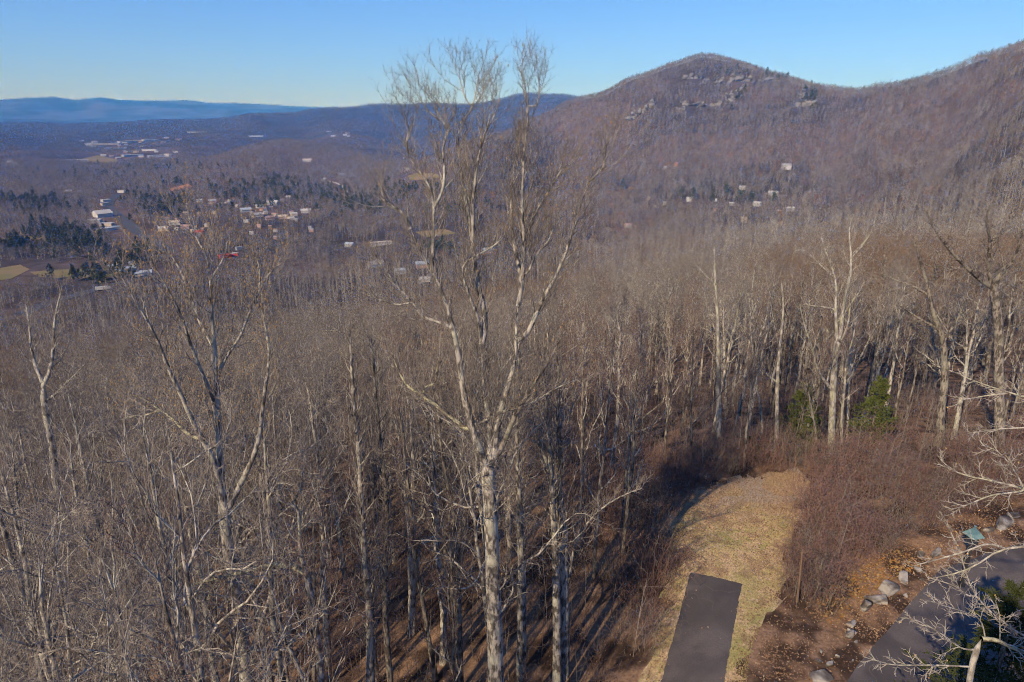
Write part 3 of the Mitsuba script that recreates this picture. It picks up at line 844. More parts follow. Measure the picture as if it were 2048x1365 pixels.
for row in BUILD:
    name, px, py, wpx, kind, wall, roof, lab, cat, deep, tall = row[:11]
    k = seen_names.get(name, 0); seen_names[name] = k + 1
    building(name if k == 0 else f'{name}_{k:03d}', px, py, wpx, kind, wall, roof, lab, cat, deep, tall, windows=row[11] if len(row) > 11 else 0)
rngb = np.random.default_rng(8)
spots = [(rngb.uniform(14, 58), rngb.uniform(325, 332)) for _ in range(7)] + [(rngb.uniform(120, 170), rngb.uniform(384, 390)) for _ in range(5)] + [(rngb.uniform(160, 360), rngb.uniform(276, 318)) for _ in range(16)] + \
        [(rngb.uniform(330, 600), rngb.uniform(400, 470)) for _ in range(18)] + [(rngb.uniform(640, 700), rngb.uniform(264, 280)) for _ in range(6)] + [(rngb.uniform(330, 640), rngb.uniform(398, 480)) for _ in range(34)] + [(rngb.uniform(1250, 1600), rngb.uniform(385, 460)) for _ in range(9)] + [(rngb.uniform(180, 340), rngb.uniform(284, 326)) for _ in range(16)]
for i, (px, py) in enumerate(spots):
    building('far_house' if i == 0 else f'far_house_{i:03d}', px, py, rngb.uniform(6, 11), 'gable', ['white', 'cream', 'grey', 'pink', 'brown'][i % 5], ['white', 'grey', 'cream', 'brown', 'pink', 'grey'][i % 6],
             'tiny house among trees, one of the many specks in valley and on slope', 'house', 0.7, 5, group_='tiny pale houses of the valley', reach=15)
# truck on the lower highway
q = hit(203, 582, 60)
yaw = 0.5
tb = trimesh.creation.box([9, 2.6, 2.8]); tb.apply_translation([0, 0, 2.2])
tc = trimesh.creation.box([2.4, 2.4, 2.3]); tc.apply_translation([5.9, 0, 1.75])
for part, m, mm in (('trailer', tb, 'paint_white'), ('cab', tc, 'paint_grey')):
    m.apply_transform(trimesh.transformations.rotation_matrix(yaw, [0, 0, 1])); m.apply_translation([q[0], q[1], float(H(q[0], q[1])) + 0.25])
    scene['truck__' + part] = mikit.ply(m, mm)
for i in range(3):
    wm = trimesh.creation.cylinder(0.5, 2.7, sections=12)
    wm.apply_transform(trimesh.transformations.rotation_matrix(math.pi / 2, [1, 0, 0])); wm.apply_translation([[-3.4, -1.9, 5.6][i], 0, 0.5])
    wm.apply_transform(trimesh.transformations.rotation_matrix(yaw, [0, 0, 1])); wm.apply_translation([q[0], q[1], float(H(q[0], q[1])) + 0.27])
    scene['truck__wheels' if i == 0 else f'truck__wheels_{i:03d}'] = mikit.ply(wm, 'paint_dark')
labels['truck'] = {'label': 'white box truck on the lower highway', 'category': 'truck'}

# ------------------------------------------------------------------ rock outcrops of the mountain
OUT = [(1456, 158, 46, 20), (1520, 165, 62, 14), (1492, 158, 30, 14), (1386, 153, 34, 14), (1415, 160, 24, 14), (1455, 198, 34, 22), (1384, 208, 44, 12), (1280, 221, 44, 26), (1430, 207, 26, 14), (1612, 208, 34, 16), (1600, 190, 22, 24), (1360, 216, 20, 10), (1480, 176, 30, 12)]
for i, (px, py, wpx, hpx) in enumerate(OUT):
    q = hit(px, py + hpx * 0.35, 300)
    dist = np.linalg.norm(q - CAM)
    w, h = 1.12 * wpx / FPX * dist, 1.05 * hpx / FPX * dist
    rows = []
    rg = np.random.default_rng(300 + i)
    for k in range(15):
        s = trimesh.creation.box([1, 1, 1]).subdivide().subdivide().subdivide()
        v = s.vertices * 0.98
        for _ in range(6):
            nrm = unit(rg.normal(0, 1, 3)); v = v - np.maximum(v @ nrm - rg.uniform(0.26, 0.42), 0)[:, None] * nrm
        v = v + (meshkit.fbm(v * 5 + 7 * k + i, 4, i)[:, None] - 0.5) * 0.35
        v = v * [w * rg.uniform(.06, .26), w * 0.16, h * rg.uniform(.16, .62)]
        v[:, 2] += v[:, 0] * rg.uniform(0.1, 0.5)                              # beds that dip to one side
        o = np.array([rg.uniform(-.46, .46) * w, 0, 0])
        v = v + o
        a = math.atan2(-q[0], q[1]) + rg.uniform(-.15, .15)
        c, si = math.cos(a), math.sin(a)
        v[:, :2] = v[:, :2] @ np.array([[c, si], [-si, c]])
        gx, gy = q[0] + o[0] * c, q[1] + o[0] * si
        v = v + [q[0], q[1], float(H(gx, gy)) + h * rg.uniform(-0.1, 0.5) + o[0] * 0.12]
        rows.append((v, s.faces))
    key = 'rock_outcrop' if i == 0 else f'rock_outcrop_{i:03d}'
    scene[key] = mikit.ply(join(rows), 'cliff_mat', smooth=30)
    labels[key] = {'label': ['pale cliff below the mountain summit', 'broad ledgy outcrop right of the summit cliff', 'narrow outcrop between the summit cliff and the broad ledges', 'outcrop left of the summit cliff', 'small outcrop touching the summit cliff on its left',
                             'tan crag lower down under the summit cliff', 'long low rock band left of the tan crag', 'bright slab standing lowest and leftmost on the mountain flank', 'small rock just left of the tan crag', 'outcrop near the saddle of the ridge',
                             'steep rock above the outcrop near the saddle', 'smallest rock at the left end of the low band', 'ledge under the broad ledgy outcrop'][i], 'category': 'rock outcrop', 'group': 'rock outcrops of the mountain'}
    dd = -q[:2] / np.hypot(*q[:2])
    for k in np.arange(-w / 2, w / 2 + 1, 12):
        keep_off.append((q[0] + dd[1] * k + dd[0] * 9, q[1] - dd[0] * k + dd[1] * 9, 6))

# ------------------------------------------------------------------ trees traced limb by limb
def resample(pts, n):
    pts = np.asarray(pts, float)
    s = np.concatenate([[0], np.cumsum(np.linalg.norm(np.diff(pts, axis=0), axis=1))])
    from scipy.interpolate import PchipInterpolator
    return PchipInterpolator(s, pts)(np.linspace(0, s[-1], n)) if len(pts) > 2 else np.stack([np.interp(np.linspace(0, s[-1], n), s, pts[:, k]) for k in range(pts.shape[1])], -1)


def traced(key, Y, limbs, label, seed, bark='bark_light', limb_mats=None, root=True, dens=1.0, up=0.18, spread=1.0, bl=1.7, bare=0.0, twigmat='twig', levels=3, cones=0, leaves=None, side_depth=0.45, group_=None, cat='tree', first_part='trunk', thin=0.3, ang=44, wig=0.14, rmax=0.03, from_=0.16, tipcut=1.0, fall=0.9, slim=1.0):
    """limbs: (pixels from base to tip, width in pixels at the base, at the tip[, ground]); the first is the trunk. All at world distance Y ahead, each limb drifting in depth."""
    rng = np.random.default_rng(seed)
    known_px, known_P = np.zeros((0, 2)), np.zeros((0, 3))
    Ps, Rs = [], []
    N = 22
    for li, (px, w0, w1, *_) in enumerate(limbs):
        px = [tuple(map(float, q)) for q in px]
        if li == 0:
            y0 = Y
        else:
            j = np.argmin(np.hypot(*(known_px - px[0]).T))
            y0 = known_P[j, 1]
            if np.hypot(*(known_px[j] - px[0])) > 1:
                px = [tuple(known_px[j])] + px
        pl = resample(px, N)
        if li and len(px) > 4 and tipcut < 1 and pl[-1, 1] < 330 + 200 * (Y == 23.0):                              # what goes on from here are whips
            pl = resample(pl[:int(round(N * (tipcut if pl[-1, 1] > 200 else tipcut - 0.03)))], N)
        for _ in range(2):
            pl[1:-1] = 0.5 * pl[1:-1] + 0.25 * (pl[:-2] + pl[2:])
        L = np.linalg.norm(np.diff(pl, axis=0), axis=1).sum() / FPX * Y
        u = np.linspace(0, 1, N)
        dy = (rng.choice([-1, 1]) * rng.uniform(0.2, 1.0) * side_depth * L * u ** 1.2) if li else 0.12 * rng.normal() * u
        P = np.array([at(a, b, y0 + d) for (a, b), d in zip(pl, np.broadcast_to(dy, N))])
        wob = np.cumsum(rng.normal(0, 0.004 * L / N * 3, (N, 3)), 0); wob -= wob[:1] + (wob[-1:] - wob[:1]) * u[:, None]
        P = P + wob
        zc = (P - CAM) @ FWD
        w1 = min(w1, 1.3) if li else w1
        R = 0.5 * slim * (w1 + (w0 - w1) * (1 - u) ** 0.85) / FPX * zc
        known_px = np.vstack([known_px, pl]); known_P = np.vstack([known_P, P])
        if li == 0 and root:
            g = float(H(P[0, 0], P[0, 1]))
            if P[0, 2] > g + 0.3:
                m = 10
                ext = P[0] + np.linspace(1, 0, m + 1)[:-1, None] * np.array([0, 0, g - 0.5 - P[0, 2]])
                P = np.vstack([ext, P]); R = np.concatenate([R[0] * (1 + 0.28 * np.linspace(1, 0, m + 1)[:-1]), R])
            RAY_TREES.append((P[0, 0], P[0, 1], 2.2))
            P = resample(P, 40); R = np.interp(np.linspace(0, 1, 40), np.linspace(0, 1, len(R)), R)
        k = 1 + 0.09 * (meshkit.fbm(P * 1.3, 3, seed)[:, None] - 0.5).ravel()
        Ps.append(P); Rs.append(R * k)
    names = {}
    for li, (P, R) in enumerate(zip(Ps, Rs)):
        nm = first_part if li == 0 else 'limb'
        c = names.get(nm, 0); names[nm] = c + 1
        m = (limb_mats or {}).get(li, bark)
        scene[f'{key}__{nm}' if c == 0 else f'{key}__{nm}_{c:03d}'] = mikit.ply(tubes(P[None], R[None], 12 if R[0] > 0.1 else 8), m, smooth=True)
    P1 = np.array([resample(P, 22) for P in Ps]); R1 = np.array([np.interp(np.linspace(0, 1, 22), np.linspace(0, 1, len(R)), R) for R in Rs])
    Ls = np.linalg.norm(np.diff(P1, axis=1), axis=2).sum(1)
    cnt = np.maximum(2, (Ls * 2.6 * dens)).astype(int)
    if len(Ps) > 1:
        cnt[0] = int(Ls[0] * bare)
    P2, R2 = offshoots(rng, P1, R1, cnt, from_ if len(Ps) > 1 else 0.4, 0.99, ang, lambda t, L: np.clip(bl * (1.3 - fall * t), 0.3, 3) * spread, 7, up, wig, 0.42, 0.010, rmax, thin)
    P3, R3 = offshoots(rng, P2, R2, np.full(len(P2), 6), 0.12, 1.0, ang - 4, lambda t, L: L * 0.5 * (1.15 - 0.4 * t), 4, up, 0.16, 0.55, 0.0085)
    P4, R4 = offshoots(rng, P3, R3, np.full(len(P3), 4), 0.15, 1.0, 38, lambda t, L: np.clip(L * 0.6, 0.12, 0.5), 2, up * 0.8, 0.1, 0.7, 0.0065)
    scene[key + '__branches'] = mikit.ply(tubes(P2, R2, 5), bark if bark != 'bark_pale' else 'bark_pale', smooth=True)
    tw = [tubes(P3, R3, 3)] + ([tubes(P4, R4, 3)] if levels > 2 else [])
    scene[key + '__twigs'] = mikit.ply(join(tw), twigmat)
    labels[key + '__branches'] = {'kind': 'stuff'}; labels[key + '__twigs'] = {'kind': 'stuff'}
    tips = P3[:, -1]
    if cones:
        c = tips[rng.choice(len(tips), min(cones, len(tips)), replace=False)]
        o = trimesh.creation.icosphere(0)
        V = (o.vertices * [0.022, 0.022, 0.045])[None] + c[:, None] + [0, 0, 0.03]
        F = o.faces[None] + (np.arange(len(c)) * 12)[:, None, None]
        scene[key + '__seed_heads'] = mikit.ply((V.reshape(-1, 3), F.reshape(-1, 3)), 'seed_cone'); labels[key + '__seed_heads'] = {'kind': 'stuff'}
    if leaves:
        num, m, size = leaves
        c = tips[rng.choice(len(tips), min(num, len(tips)), replace=False)]
        V, F = leaf_quads(rng, c - [0, 0, size * 0.5], size)
        scene[key + '__leaves'] = mikit.ply((V, F), m); labels[key + '__leaves'] = {'kind': 'stuff'}
    labels[key] = {'label': label, 'category': cat}
    if group_:
        labels[key]['group'] = group_


def leaf_quads(rng, c, size, flat=False):
    n = len(c)
    a = unit(rng.normal(0, 1, (n, 3)) * ([1, 1, 0.25] if flat else [1, 1, 1]))
    nz = unit(np.array([0, 0, 1.0]) + rng.normal(0, 0.35, (n, 3))) if flat else unit(rng.normal(0, 1, (n, 3)))
    b = unit(np.cross(nz, a))
    s = size * rng.uniform(0.6, 1.3, (n, 1))
    lift = np.cross(a, b) * s * 0.25
    V = np.stack([c - a * s, c + b * s * 0.6 + lift, c + a * s, c - b * s * 0.6 + lift], 1)
    F = np.array([[0, 2, 1], [0, 3, 2]])
    return V.reshape(-1, 3), (F[None] + (np.arange(n) * 4)[:, None, None]).reshape(-1, 3)


traced('tall_tree', 22.0, [
    ([(992, 1420), (990, 1300), (985, 1150), (981, 1040), (976, 950), (975, 915)], 37, 29),
    ([(974, 930), (965, 915), (949, 876), (936, 828), (925, 780), (920, 733), (912, 682), (903, 645), (892, 605), (878, 568), (859, 535), (837, 495), (821, 458)], 20, 9),
    ([(979, 940), (981, 900), (980, 861), (973, 813), (966, 770), (964, 696)], 19, 15),
    ([(990, 925), (990, 880), (997, 837), (1010, 792), (1022, 755), (1032, 711), (1033, 674), (1033, 645), (1036, 612), (1043, 579)], 19, 13),
    ([(821, 458), (815, 442), (795, 418), (772, 405), (764, 385), (758, 340), (750, 318)], 9, 2),
    ([(859, 535), (868, 513), (865, 487), (868, 440), (868, 408), (860, 376), (844, 350), (829, 331), (815, 311), (795, 303), (779, 282), (770, 253)], 10, 2),
    ([(818, 315), (813, 286), (818, 262), (812, 240), (808, 221), (803, 173)], 5, 1.5),
    ([(868, 412), (880, 398), (889, 360), (889, 318), (884, 298), (891, 280), (896, 258), (882, 240), (871, 208), (865, 173), (860, 99)], 8, 1.5),
    ([(964, 700), (960, 660), (953, 630), (940, 597), (929, 564), (920, 535), (933, 522), (962, 506), (999, 484), (1010, 470)], 11, 3),
    ([(966, 690), (973, 645), (964, 605), (955, 561), (949, 520), (945, 479), (936, 424), (928, 373), (921, 340), (916, 298), (912, 266), (921, 247), (940, 224), (947, 208), (942, 173), (938, 124), (936, 76)], 14, 1.5),
    ([(947, 208), (955, 170), (960, 130), (962, 90)], 5, 1.2),
    ([(944, 212), (925, 180), (918, 140), (915, 95)], 4, 1.2),
    ([(946, 470), (945, 398), (950, 370), (953, 334), (963, 292), (967, 273), (976, 253), (982, 215), (985, 180), (986, 110)], 10, 1.5),
    ([(967, 270), (985, 240), (1000, 195), (1006, 165)], 4, 1.2),
    ([(882, 242), (850, 215), (835, 180), (828, 160)], 4, 1.2),
    ([(1038, 605), (1044, 560), (1037, 535), (1032, 506), (1026, 470), (1023, 453), (1023, 408), (1025, 366), (1032, 308), (1042, 282), (1037, 247), (1032, 215), (1031, 182), (1018, 134)], 11, 1.5),
    ([(1043, 579), (1047, 520), (1049, 482), (1044, 440), (1045, 398), (1047, 344), (1049, 292), (1053, 266), (1055, 240), (1069, 218), (1078, 195), (1095, 166), (1102, 131)], 12, 1.5),
    ([(1055, 240), (1054, 210), (1052, 189), (1048, 150), (1047, 112)], 5, 1.2),
    ([(1072, 212), (1078, 180), (1075, 140)], 3.5, 1.2),
    ([(1034, 690), (1052, 674), (1068, 638), (1083, 601), (1105, 565), (1119, 535), (1134, 495), (1149, 451), (1163, 402), (1176, 366), (1186, 347), (1208, 321), (1237, 311), (1266, 299)], 12, 2),
    ([(1211, 318), (1211, 300), (1224, 273), (1237, 244)], 5, 1.5),
    ([(1047, 500), (1058, 460), (1066, 437), (1086, 402), (1108, 363), (1131, 331), (1153, 315), (1157, 290), (1160, 265)], 7, 2),
    ([(1048, 550), (1076, 506), (1098, 480), (1105, 462), (1112, 430)], 6, 2),
    ([(988, 920), (1010, 880), (1030, 830), (1054, 792), (1076, 755), (1101, 718), (1120, 678), (1128, 665)], 14, 5),
    ([(949, 850), (999, 825), (1057, 810), (1112, 777), (1167, 755)], 7, 2),
    ([(938, 862), (900, 832), (870, 810), (845, 792), (819, 777), (801, 751), (783, 704)], 12, 3),
    ([(846, 792), (850, 776), (870, 766), (874, 740), (878, 718)], 6, 2),
    ([(904, 655), (878, 645), (848, 634), (826, 605), (790, 568), (764, 528), (746, 513)], 8, 2),
    ([(826, 605), (800, 610), (760, 600), (735, 590)], 5, 1.5),
    ([(980, 1190), (1000, 1180), (1012, 1160), (1014, 1140)], 6, 3),
], 'tallest tree, with many rising stems that reach up into the sky', 11, bark='bark_light', limb_mats={25: 'bark_lichen', 26: 'bark_lichen', 23: 'bark_mid'}, dens=1.9, up=0.17, bl=1.25, cones=160, side_depth=0.28, ang=36, wig=0.06, rmax=0.014, from_=0.12, tipcut=0.78, fall=0.5, slim=0.9)

traced('forked_tree', 23.0, [
    ([(496, 1420), (492, 1365), (485, 1292), (475, 1207), (458, 1104), (448, 1019), (444, 985)], 27, 21),
    ([(446, 1000), (434, 933), (420, 905), (391, 857), (365, 795), (334, 729), (312, 672), (281, 619), (250, 567), (231, 527), (222, 492)], 14, 3),
    ([(446, 1000), (443, 960), (439, 888), (435, 800), (431, 712), (424, 641), (422, 580), (413, 514), (409, 483), (420, 465), (439, 458)], 15, 3),
    ([(436, 822), (420, 780), (408, 756), (382, 690), (356, 615), (343, 589), (316, 545), (290, 492), (277, 460)], 9, 2.5),
    ([(431, 700), (400, 646), (373, 571), (351, 523), (321, 483), (312, 455)], 8, 2.5),
    ([(437, 750), (453, 712), (479, 677), (505, 611), (519, 584), (536, 549), (567, 523), (590, 500)], 8, 2.5),
    ([(452, 1030), (475, 980), (500, 930), (514, 901), (523, 835), (532, 756), (541, 703), (527, 646), (523, 580), (530, 520)], 13, 4),
    ([(402, 880), (373, 866), (343, 835), (321, 822), (290, 800), (260, 790)], 8, 2.5),
    ([(321, 822), (280, 832), (250, 835)], 4, 2),
    ([(519, 584), (520, 540), (505, 500), (500, 470)], 5, 2),
    ([(422, 560), (440, 530), (452, 500), (455, 470)], 5, 2),
    ([(413, 514), (395, 480), (380, 440), (372, 420)], 5, 2),
], 'multi-stemmed tree with yellowish seed heads at its top, left of the tallest tree', 12, limb_mats={7: 'bark_lichen', 8: 'bark_lichen'}, dens=1.2, up=0.17, bl=1.35, cones=1000, side_depth=0.3, ang=38, wig=0.08, rmax=0.015, from_=0.22, tipcut=0.9, fall=0.4)

TR = dict(dens=1.3, levels=3)
traced('straight_tree', 29.0, [([(1043, 1310), (1044, 1172), (1039, 1036), (1035, 899), (1034, 820), (1040, 740), (1036, 690)], 17, 3)], 'straight pale trunk standing just right of the tallest tree', 21, **TR)
traced('slender_tree', 27.0, [([(1114, 1365), (1111, 1172), (1105, 1001), (1098, 900), (1092, 800), (1088, 735)], 15, 3)], 'slender straight trunk second to the right of the tallest tree', 22, **TR)
traced('dark_forked_tree', 27.5, [([(1129, 1365), (1128, 1292), (1128, 1104), (1121, 1019), (1116, 975)], 20, 17), ([(1116, 985), (1108, 960), (1090, 915), (1083, 890), (1070, 850), (1066, 800)], 10, 3),
                                  ([(1118, 985), (1121, 899), (1116, 843), (1118, 760), (1112, 700)], 12, 3), ([(1130, 1180), (1150, 1090), (1180, 1040), (1230, 1000), (1290, 975)], 6, 2)], 'forked tree with one dark limb, third to the right of the tallest tree', 23, limb_mats={2: 'bark_mid'}, **TR)
traced('leaning_tree', 24.0, [([(744, 1420), (741, 1365), (738, 1207), (728, 1104), (721, 967), (714, 860), (705, 780), (702, 700), (698, 640)], 17, 4)], 'thin trunk halfway between the multi-stemmed and the tallest tree', 24, **TR)
traced('leaning_tree_001', 28.0, [([(779, 1343), (770, 1172), (776, 1036), (764, 900), (752, 800), (748, 740), (742, 670)], 12, 3)], 'thinner trunk to the left of the tallest tree', 25, bark='bark_mid', **TR)
traced('leaning_tree_002', 29.0, [([(919, 1343), (916, 1207), (912, 1070), (892, 950), (880, 880), (876, 800)], 14, 3)], 'brownish trunk close on the left of the tallest tree', 26, bark='bark_mid', **TR)
traced('lichen_tree', 21.0, [([(645, 1420), (642, 1360), (632, 1258), (622, 1190), (612, 1148)], 15, 13), ([(614, 1155), (601, 1104), (598, 1036), (594, 1010), (581, 1012), (560, 1004), (547, 985), (530, 960)], 11, 3),
                             ([(612, 1148), (581, 1131), (547, 1131), (489, 1145), (444, 1155), (390, 1169), (355, 1176), (308, 1200)], 12, 3), ([(440, 1157), (420, 1185), (414, 1205)], 4, 2), ([(370, 1174), (340, 1150), (302, 1137)], 4, 1.5)],
       'crooked tree with a yellow lichen covered limb arching to the left', 27, limb_mats={2: 'bark_lichen', 3: 'bark_lichen'}, dens=0.7, bl=1.2)
traced('leaning_fork_tree', 22.0, [([(90, 1420), (85, 1365), (75, 1292), (51, 1207), (38, 1165), (24, 1131), (17, 1090), (7, 1060), (-5, 1000), (-10, 930)], 22, 6), ([(42, 1180), (44, 1120), (38, 1036), (30, 960), (26, 900)], 13, 4),
                                   ([(60, 1230), (75, 1180), (80, 1130), (100, 1090), (130, 1060), (160, 1040)], 8, 2.5), ([(82, 1262), (110, 1245), (160, 1242), (200, 1250), (245, 1255), (258, 1290), (268, 1330)], 6, 2)], 'leaning forked tree at the lower left edge', 28, **TR)
traced('bent_tree', 23.0, [([(236, 1420), (232, 1365), (219, 1258), (202, 1193), (188, 1145), (174, 1090), (165, 1040), (150, 980), (140, 900)], 15, 4)], 'bent trunk right of the leaning forked tree', 29, **TR)
traced('bent_tree_001', 21.5, [([(333, 1420), (328, 1365), (314, 1309), (294, 1265), (273, 1224), (246, 1183), (215, 1160), (180, 1150), (150, 1120)], 12, 3)], 'trunk that curves over to the left beside the bent trunk', 30, **TR)
traced('upright_tree', 34.0, [([(110, 960), (106, 906), (92, 833), (85, 765)], 15, 12), ([(86, 770), (99, 748), (106, 700), (109, 645), (118, 600), (125, 570)], 9, 2.5), ([(84, 760), (72, 737), (62, 690), (58, 645), (50, 600)], 8, 2.5),
                              ([(95, 800), (130, 770), (155, 745), (172, 725)], 6, 2)], 'forked tree standing clear at the left edge below the valley', 31, **TR)
traced('low_curled_tree', 19.0, [([(640, 1420), (600, 1345), (585, 1310), (572, 1290)], 11, 8), ([(572, 1292), (560, 1230), (540, 1170), (520, 1130)], 6, 2), ([(575, 1295), (600, 1275), (630, 1250), (645, 1225)], 6, 2), ([(578, 1300), (520, 1300), (460, 1318), (410, 1296)], 5, 1.5)],
       'low sprawling tree with pale curved branches at the bottom', 32, dens=0.7, bl=1.0)
R = dict(dens=0.9, up=0.14, bl=1.9)
traced('pale_tree', 44.0, [([(1661, 925), (1662, 906), (1666, 799), (1669, 730), (1676, 680)], 14, 12), ([(1675, 690), (1671, 621), (1673, 577), (1666, 542), (1650, 500), (1642, 470)], 7, 2), ([(1677, 685), (1685, 625), (1690, 600), (1700, 560), (1703, 508), (1698, 467), (1706, 430)], 9, 2),
                           ([(1671, 622), (1645, 614), (1618, 611), (1600, 590)], 4, 1.5), ([(1676, 686), (1697, 645), (1700, 611), (1717, 587), (1730, 560)], 5, 1.5), ([(1664, 780), (1640, 750), (1622, 690), (1611, 659), (1600, 610)], 7, 2), ([(1668, 555), (1630, 520), (1605, 500), (1585, 505)], 4, 1.2),
                           ([(1700, 520), (1725, 490), (1745, 460), (1752, 430)], 4, 1.2)], 'pale grey tree standing tallest behind the end of the grass strip', 33, bark='bark_pale', **R)
traced('pale_tree_001', 45.5, [([(1437, 885), (1437, 860), (1437, 730), (1436, 645), (1430, 560), (1428, 491)], 10, 2.5), ([(1440, 724), (1464, 693), (1474, 631), (1481, 594), (1490, 550)], 5, 1.5), ([(1432, 580), (1410, 550), (1385, 525)], 4, 1.2)], 'pale tree with one bent limb, left of the grass strip end', 34, bark='bark_pale', **R)
traced('pale_tree_002', 45.0, [([(1553, 930), (1553, 906), (1555, 765), (1560, 696), (1567, 618), (1562, 560)], 10, 2.5), ([(1556, 770), (1535, 750), (1520, 730)], 5, 1.5)], 'pale straight tree left of the tallest pale one', 35, bark='bark_pale', **R)
traced('pale_tree_003', 46.0, [([(1526, 910), (1526, 894), (1519, 799), (1507, 740), (1512, 690), (1532, 645), (1536, 600)], 6, 2)], 'thin tree with a kinked top near the grass strip end', 36, bark='bark_pale', **R)
traced('pale_tree_004', 46.0, [([(1496, 925), (1498, 898), (1502, 782), (1506, 720), (1500, 650)], 7, 2)], 'thin upright tree beside the kinked one', 37, bark='bark_pale', **R)
traced('pale_tree_005', 44.6, [([(1683, 925), (1684, 833), (1690, 765), (1693, 720), (1706, 680), (1712, 640)], 7, 2)], 'thinner tree close on the right of the tallest pale one', 38, bark='bark_pale', **R)
traced('dark_leaning_tree', 43.6, [([(1634, 935), (1632, 867), (1621, 809), (1611, 748), (1600, 700)], 6, 2)], 'dark thin tree leaning left before the young pine', 39, bark='bark_mid', **R)
traced('spreading_oak', 44.0, [([(2000, 900), (1998, 760), (1997, 660), (1994, 624), (1987, 577)], 20, 16), ([(1987, 580), (1973, 570), (1929, 532), (1895, 495), (1861, 443), (1850, 415)], 9, 2), ([(1988, 585), (1997, 553), (2031, 515), (2040, 480), (2060, 440)], 10, 2), ([(1986, 577), (1977, 536), (1980, 484), (1972, 440), (1985, 400)], 9, 2),
                               ([(1929, 532), (1905, 540), (1880, 530)], 5, 1.5), ([(1980, 484), (2010, 450), (2030, 410)], 5, 1.5)], 'broad spreading oak at the right edge', 40, bark='bark_mid', dens=1.0, up=0.06, bl=2.2)
traced('lichen_oak', 46.0, [([(1880, 870), (1885, 800), (1891, 765), (1888, 680), (1867, 631), (1857, 577), (1840, 520), (1825, 470)], 14, 3), ([(1884, 668), (1840, 638), (1802, 614), (1783, 598)], 6, 1.5), ([(1862, 600), (1830, 575), (1790, 560), (1760, 545)], 5, 1.5), ([(1888, 690), (1915, 640), (1930, 600)], 6, 2)],
       'grey oak with a bare whitish limb pointing left, beside the broad oak', 41, bark='bark_mid', dens=0.9, up=0.06, bl=2.0)
# branches that reach in from the right, close by
FB = dict(bark='bark_pale', root=True, dens=2.1, up=0.05, bl=0.62, levels=2, twigmat='twig_pale', side_depth=0.3, thin=0.35)
traced('birch', 14.0, [
    ([(2560, 1700), (2500, 1400), (2460, 1200), (2430, 1000), (2410, 800), (2400, 600)], 43.2, 24),
    ([(2440, 1150), (2250, 1110), (2130, 1098), (2048, 1094), (1997, 1094), (1956, 1135), (1895, 1152), (1847, 1160)], 10.1, 2),
    ([(2000, 1093), (1980, 1088), (1929, 1104), (1881, 1118), (1816, 1135)], 4.3, 1.5),
    ([(2432, 1030), (2250, 1000), (2140, 985), (2048, 978), (1987, 960), (1915, 950), (1871, 909)], 8.6, 1.5),
    ([(2050, 978), (1984, 991), (1929, 1012), (1900, 1020)], 4.3, 1.5),
    ([(2470, 1250), (2250, 1290), (2110, 1290), (2048, 1278), (1997, 1234), (1943, 1193), (1929, 1138), (1905, 1060), (1880, 1030)], 7.9, 1.5),
    ([(1943, 1193), (1908, 1172), (1870, 1160)], 3.6, 1.5),
    ([(2425, 850), (2250, 820), (2120, 805), (2048, 795), (2018, 785), (1977, 773), (1915, 748)], 8.6, 1.5),
    ([(2020, 786), (1985, 790), (1943, 797), (1915, 800)], 3.6, 1.2),
    ([(2425, 900), (2250, 870), (2120, 858), (2048, 855), (1963, 862), (1926, 870)], 6.5, 1.5),
    ([(2048, 980), (2020, 930), (1990, 900), (1960, 890)], 3.6, 1.2),
], 'near birch whose white branches reach in from the right edge', 51, leaves=(60, 'leaf_yellow', 0.028), **FB)
traced('broken_birch', 13.0, [
    ([(1930, 1480), (1939, 1365), (1950, 1309), (1963, 1278)], 10.8, 12),
    ([(1963, 1280), (1980, 1278), (2031, 1299), (2060, 1310), (2140, 1330)], 10.1, 8),
    ([(1945, 1335), (1900, 1332), (1861, 1331), (1792, 1331), (1755, 1322), (1724, 1313)], 3.6, 1.2),
    ([(1955, 1300), (1936, 1300), (1878, 1265), (1830, 1240), (1800, 1235)], 3.6, 1.2),
    ([(1970, 1278), (1960, 1240), (1900, 1215), (1850, 1200)], 2.9, 1.2),
    ([(2000, 1286), (2000, 1240), (1990, 1200)], 2.9, 1.2)],
    'whitish broken topped birch rising from the bottom right corner', 52, limb_mats={1: 'bark_lichen'}, **{**FB, 'bl': 0.5}, leaves=(24, 'leaf_yellow', 0.028))

# ------------------------------------------------------------------ the standing forest
def visible(p, top=10.0, margin=6.0):
    """Whether the land hides what stands TOP metres high at p from the camera (and a little around it)."""
    z = H(p[:, 0], p[:, 1]) + top
    t = np.linspace(0.1, 0.97, 60)
    ok = np.ones(len(p), bool)
    for k in t:
        ok &= H(p[:, 0] * k, p[:, 1] * k) < CAM[2] + (z - CAM[2]) * k + margin
    return ok


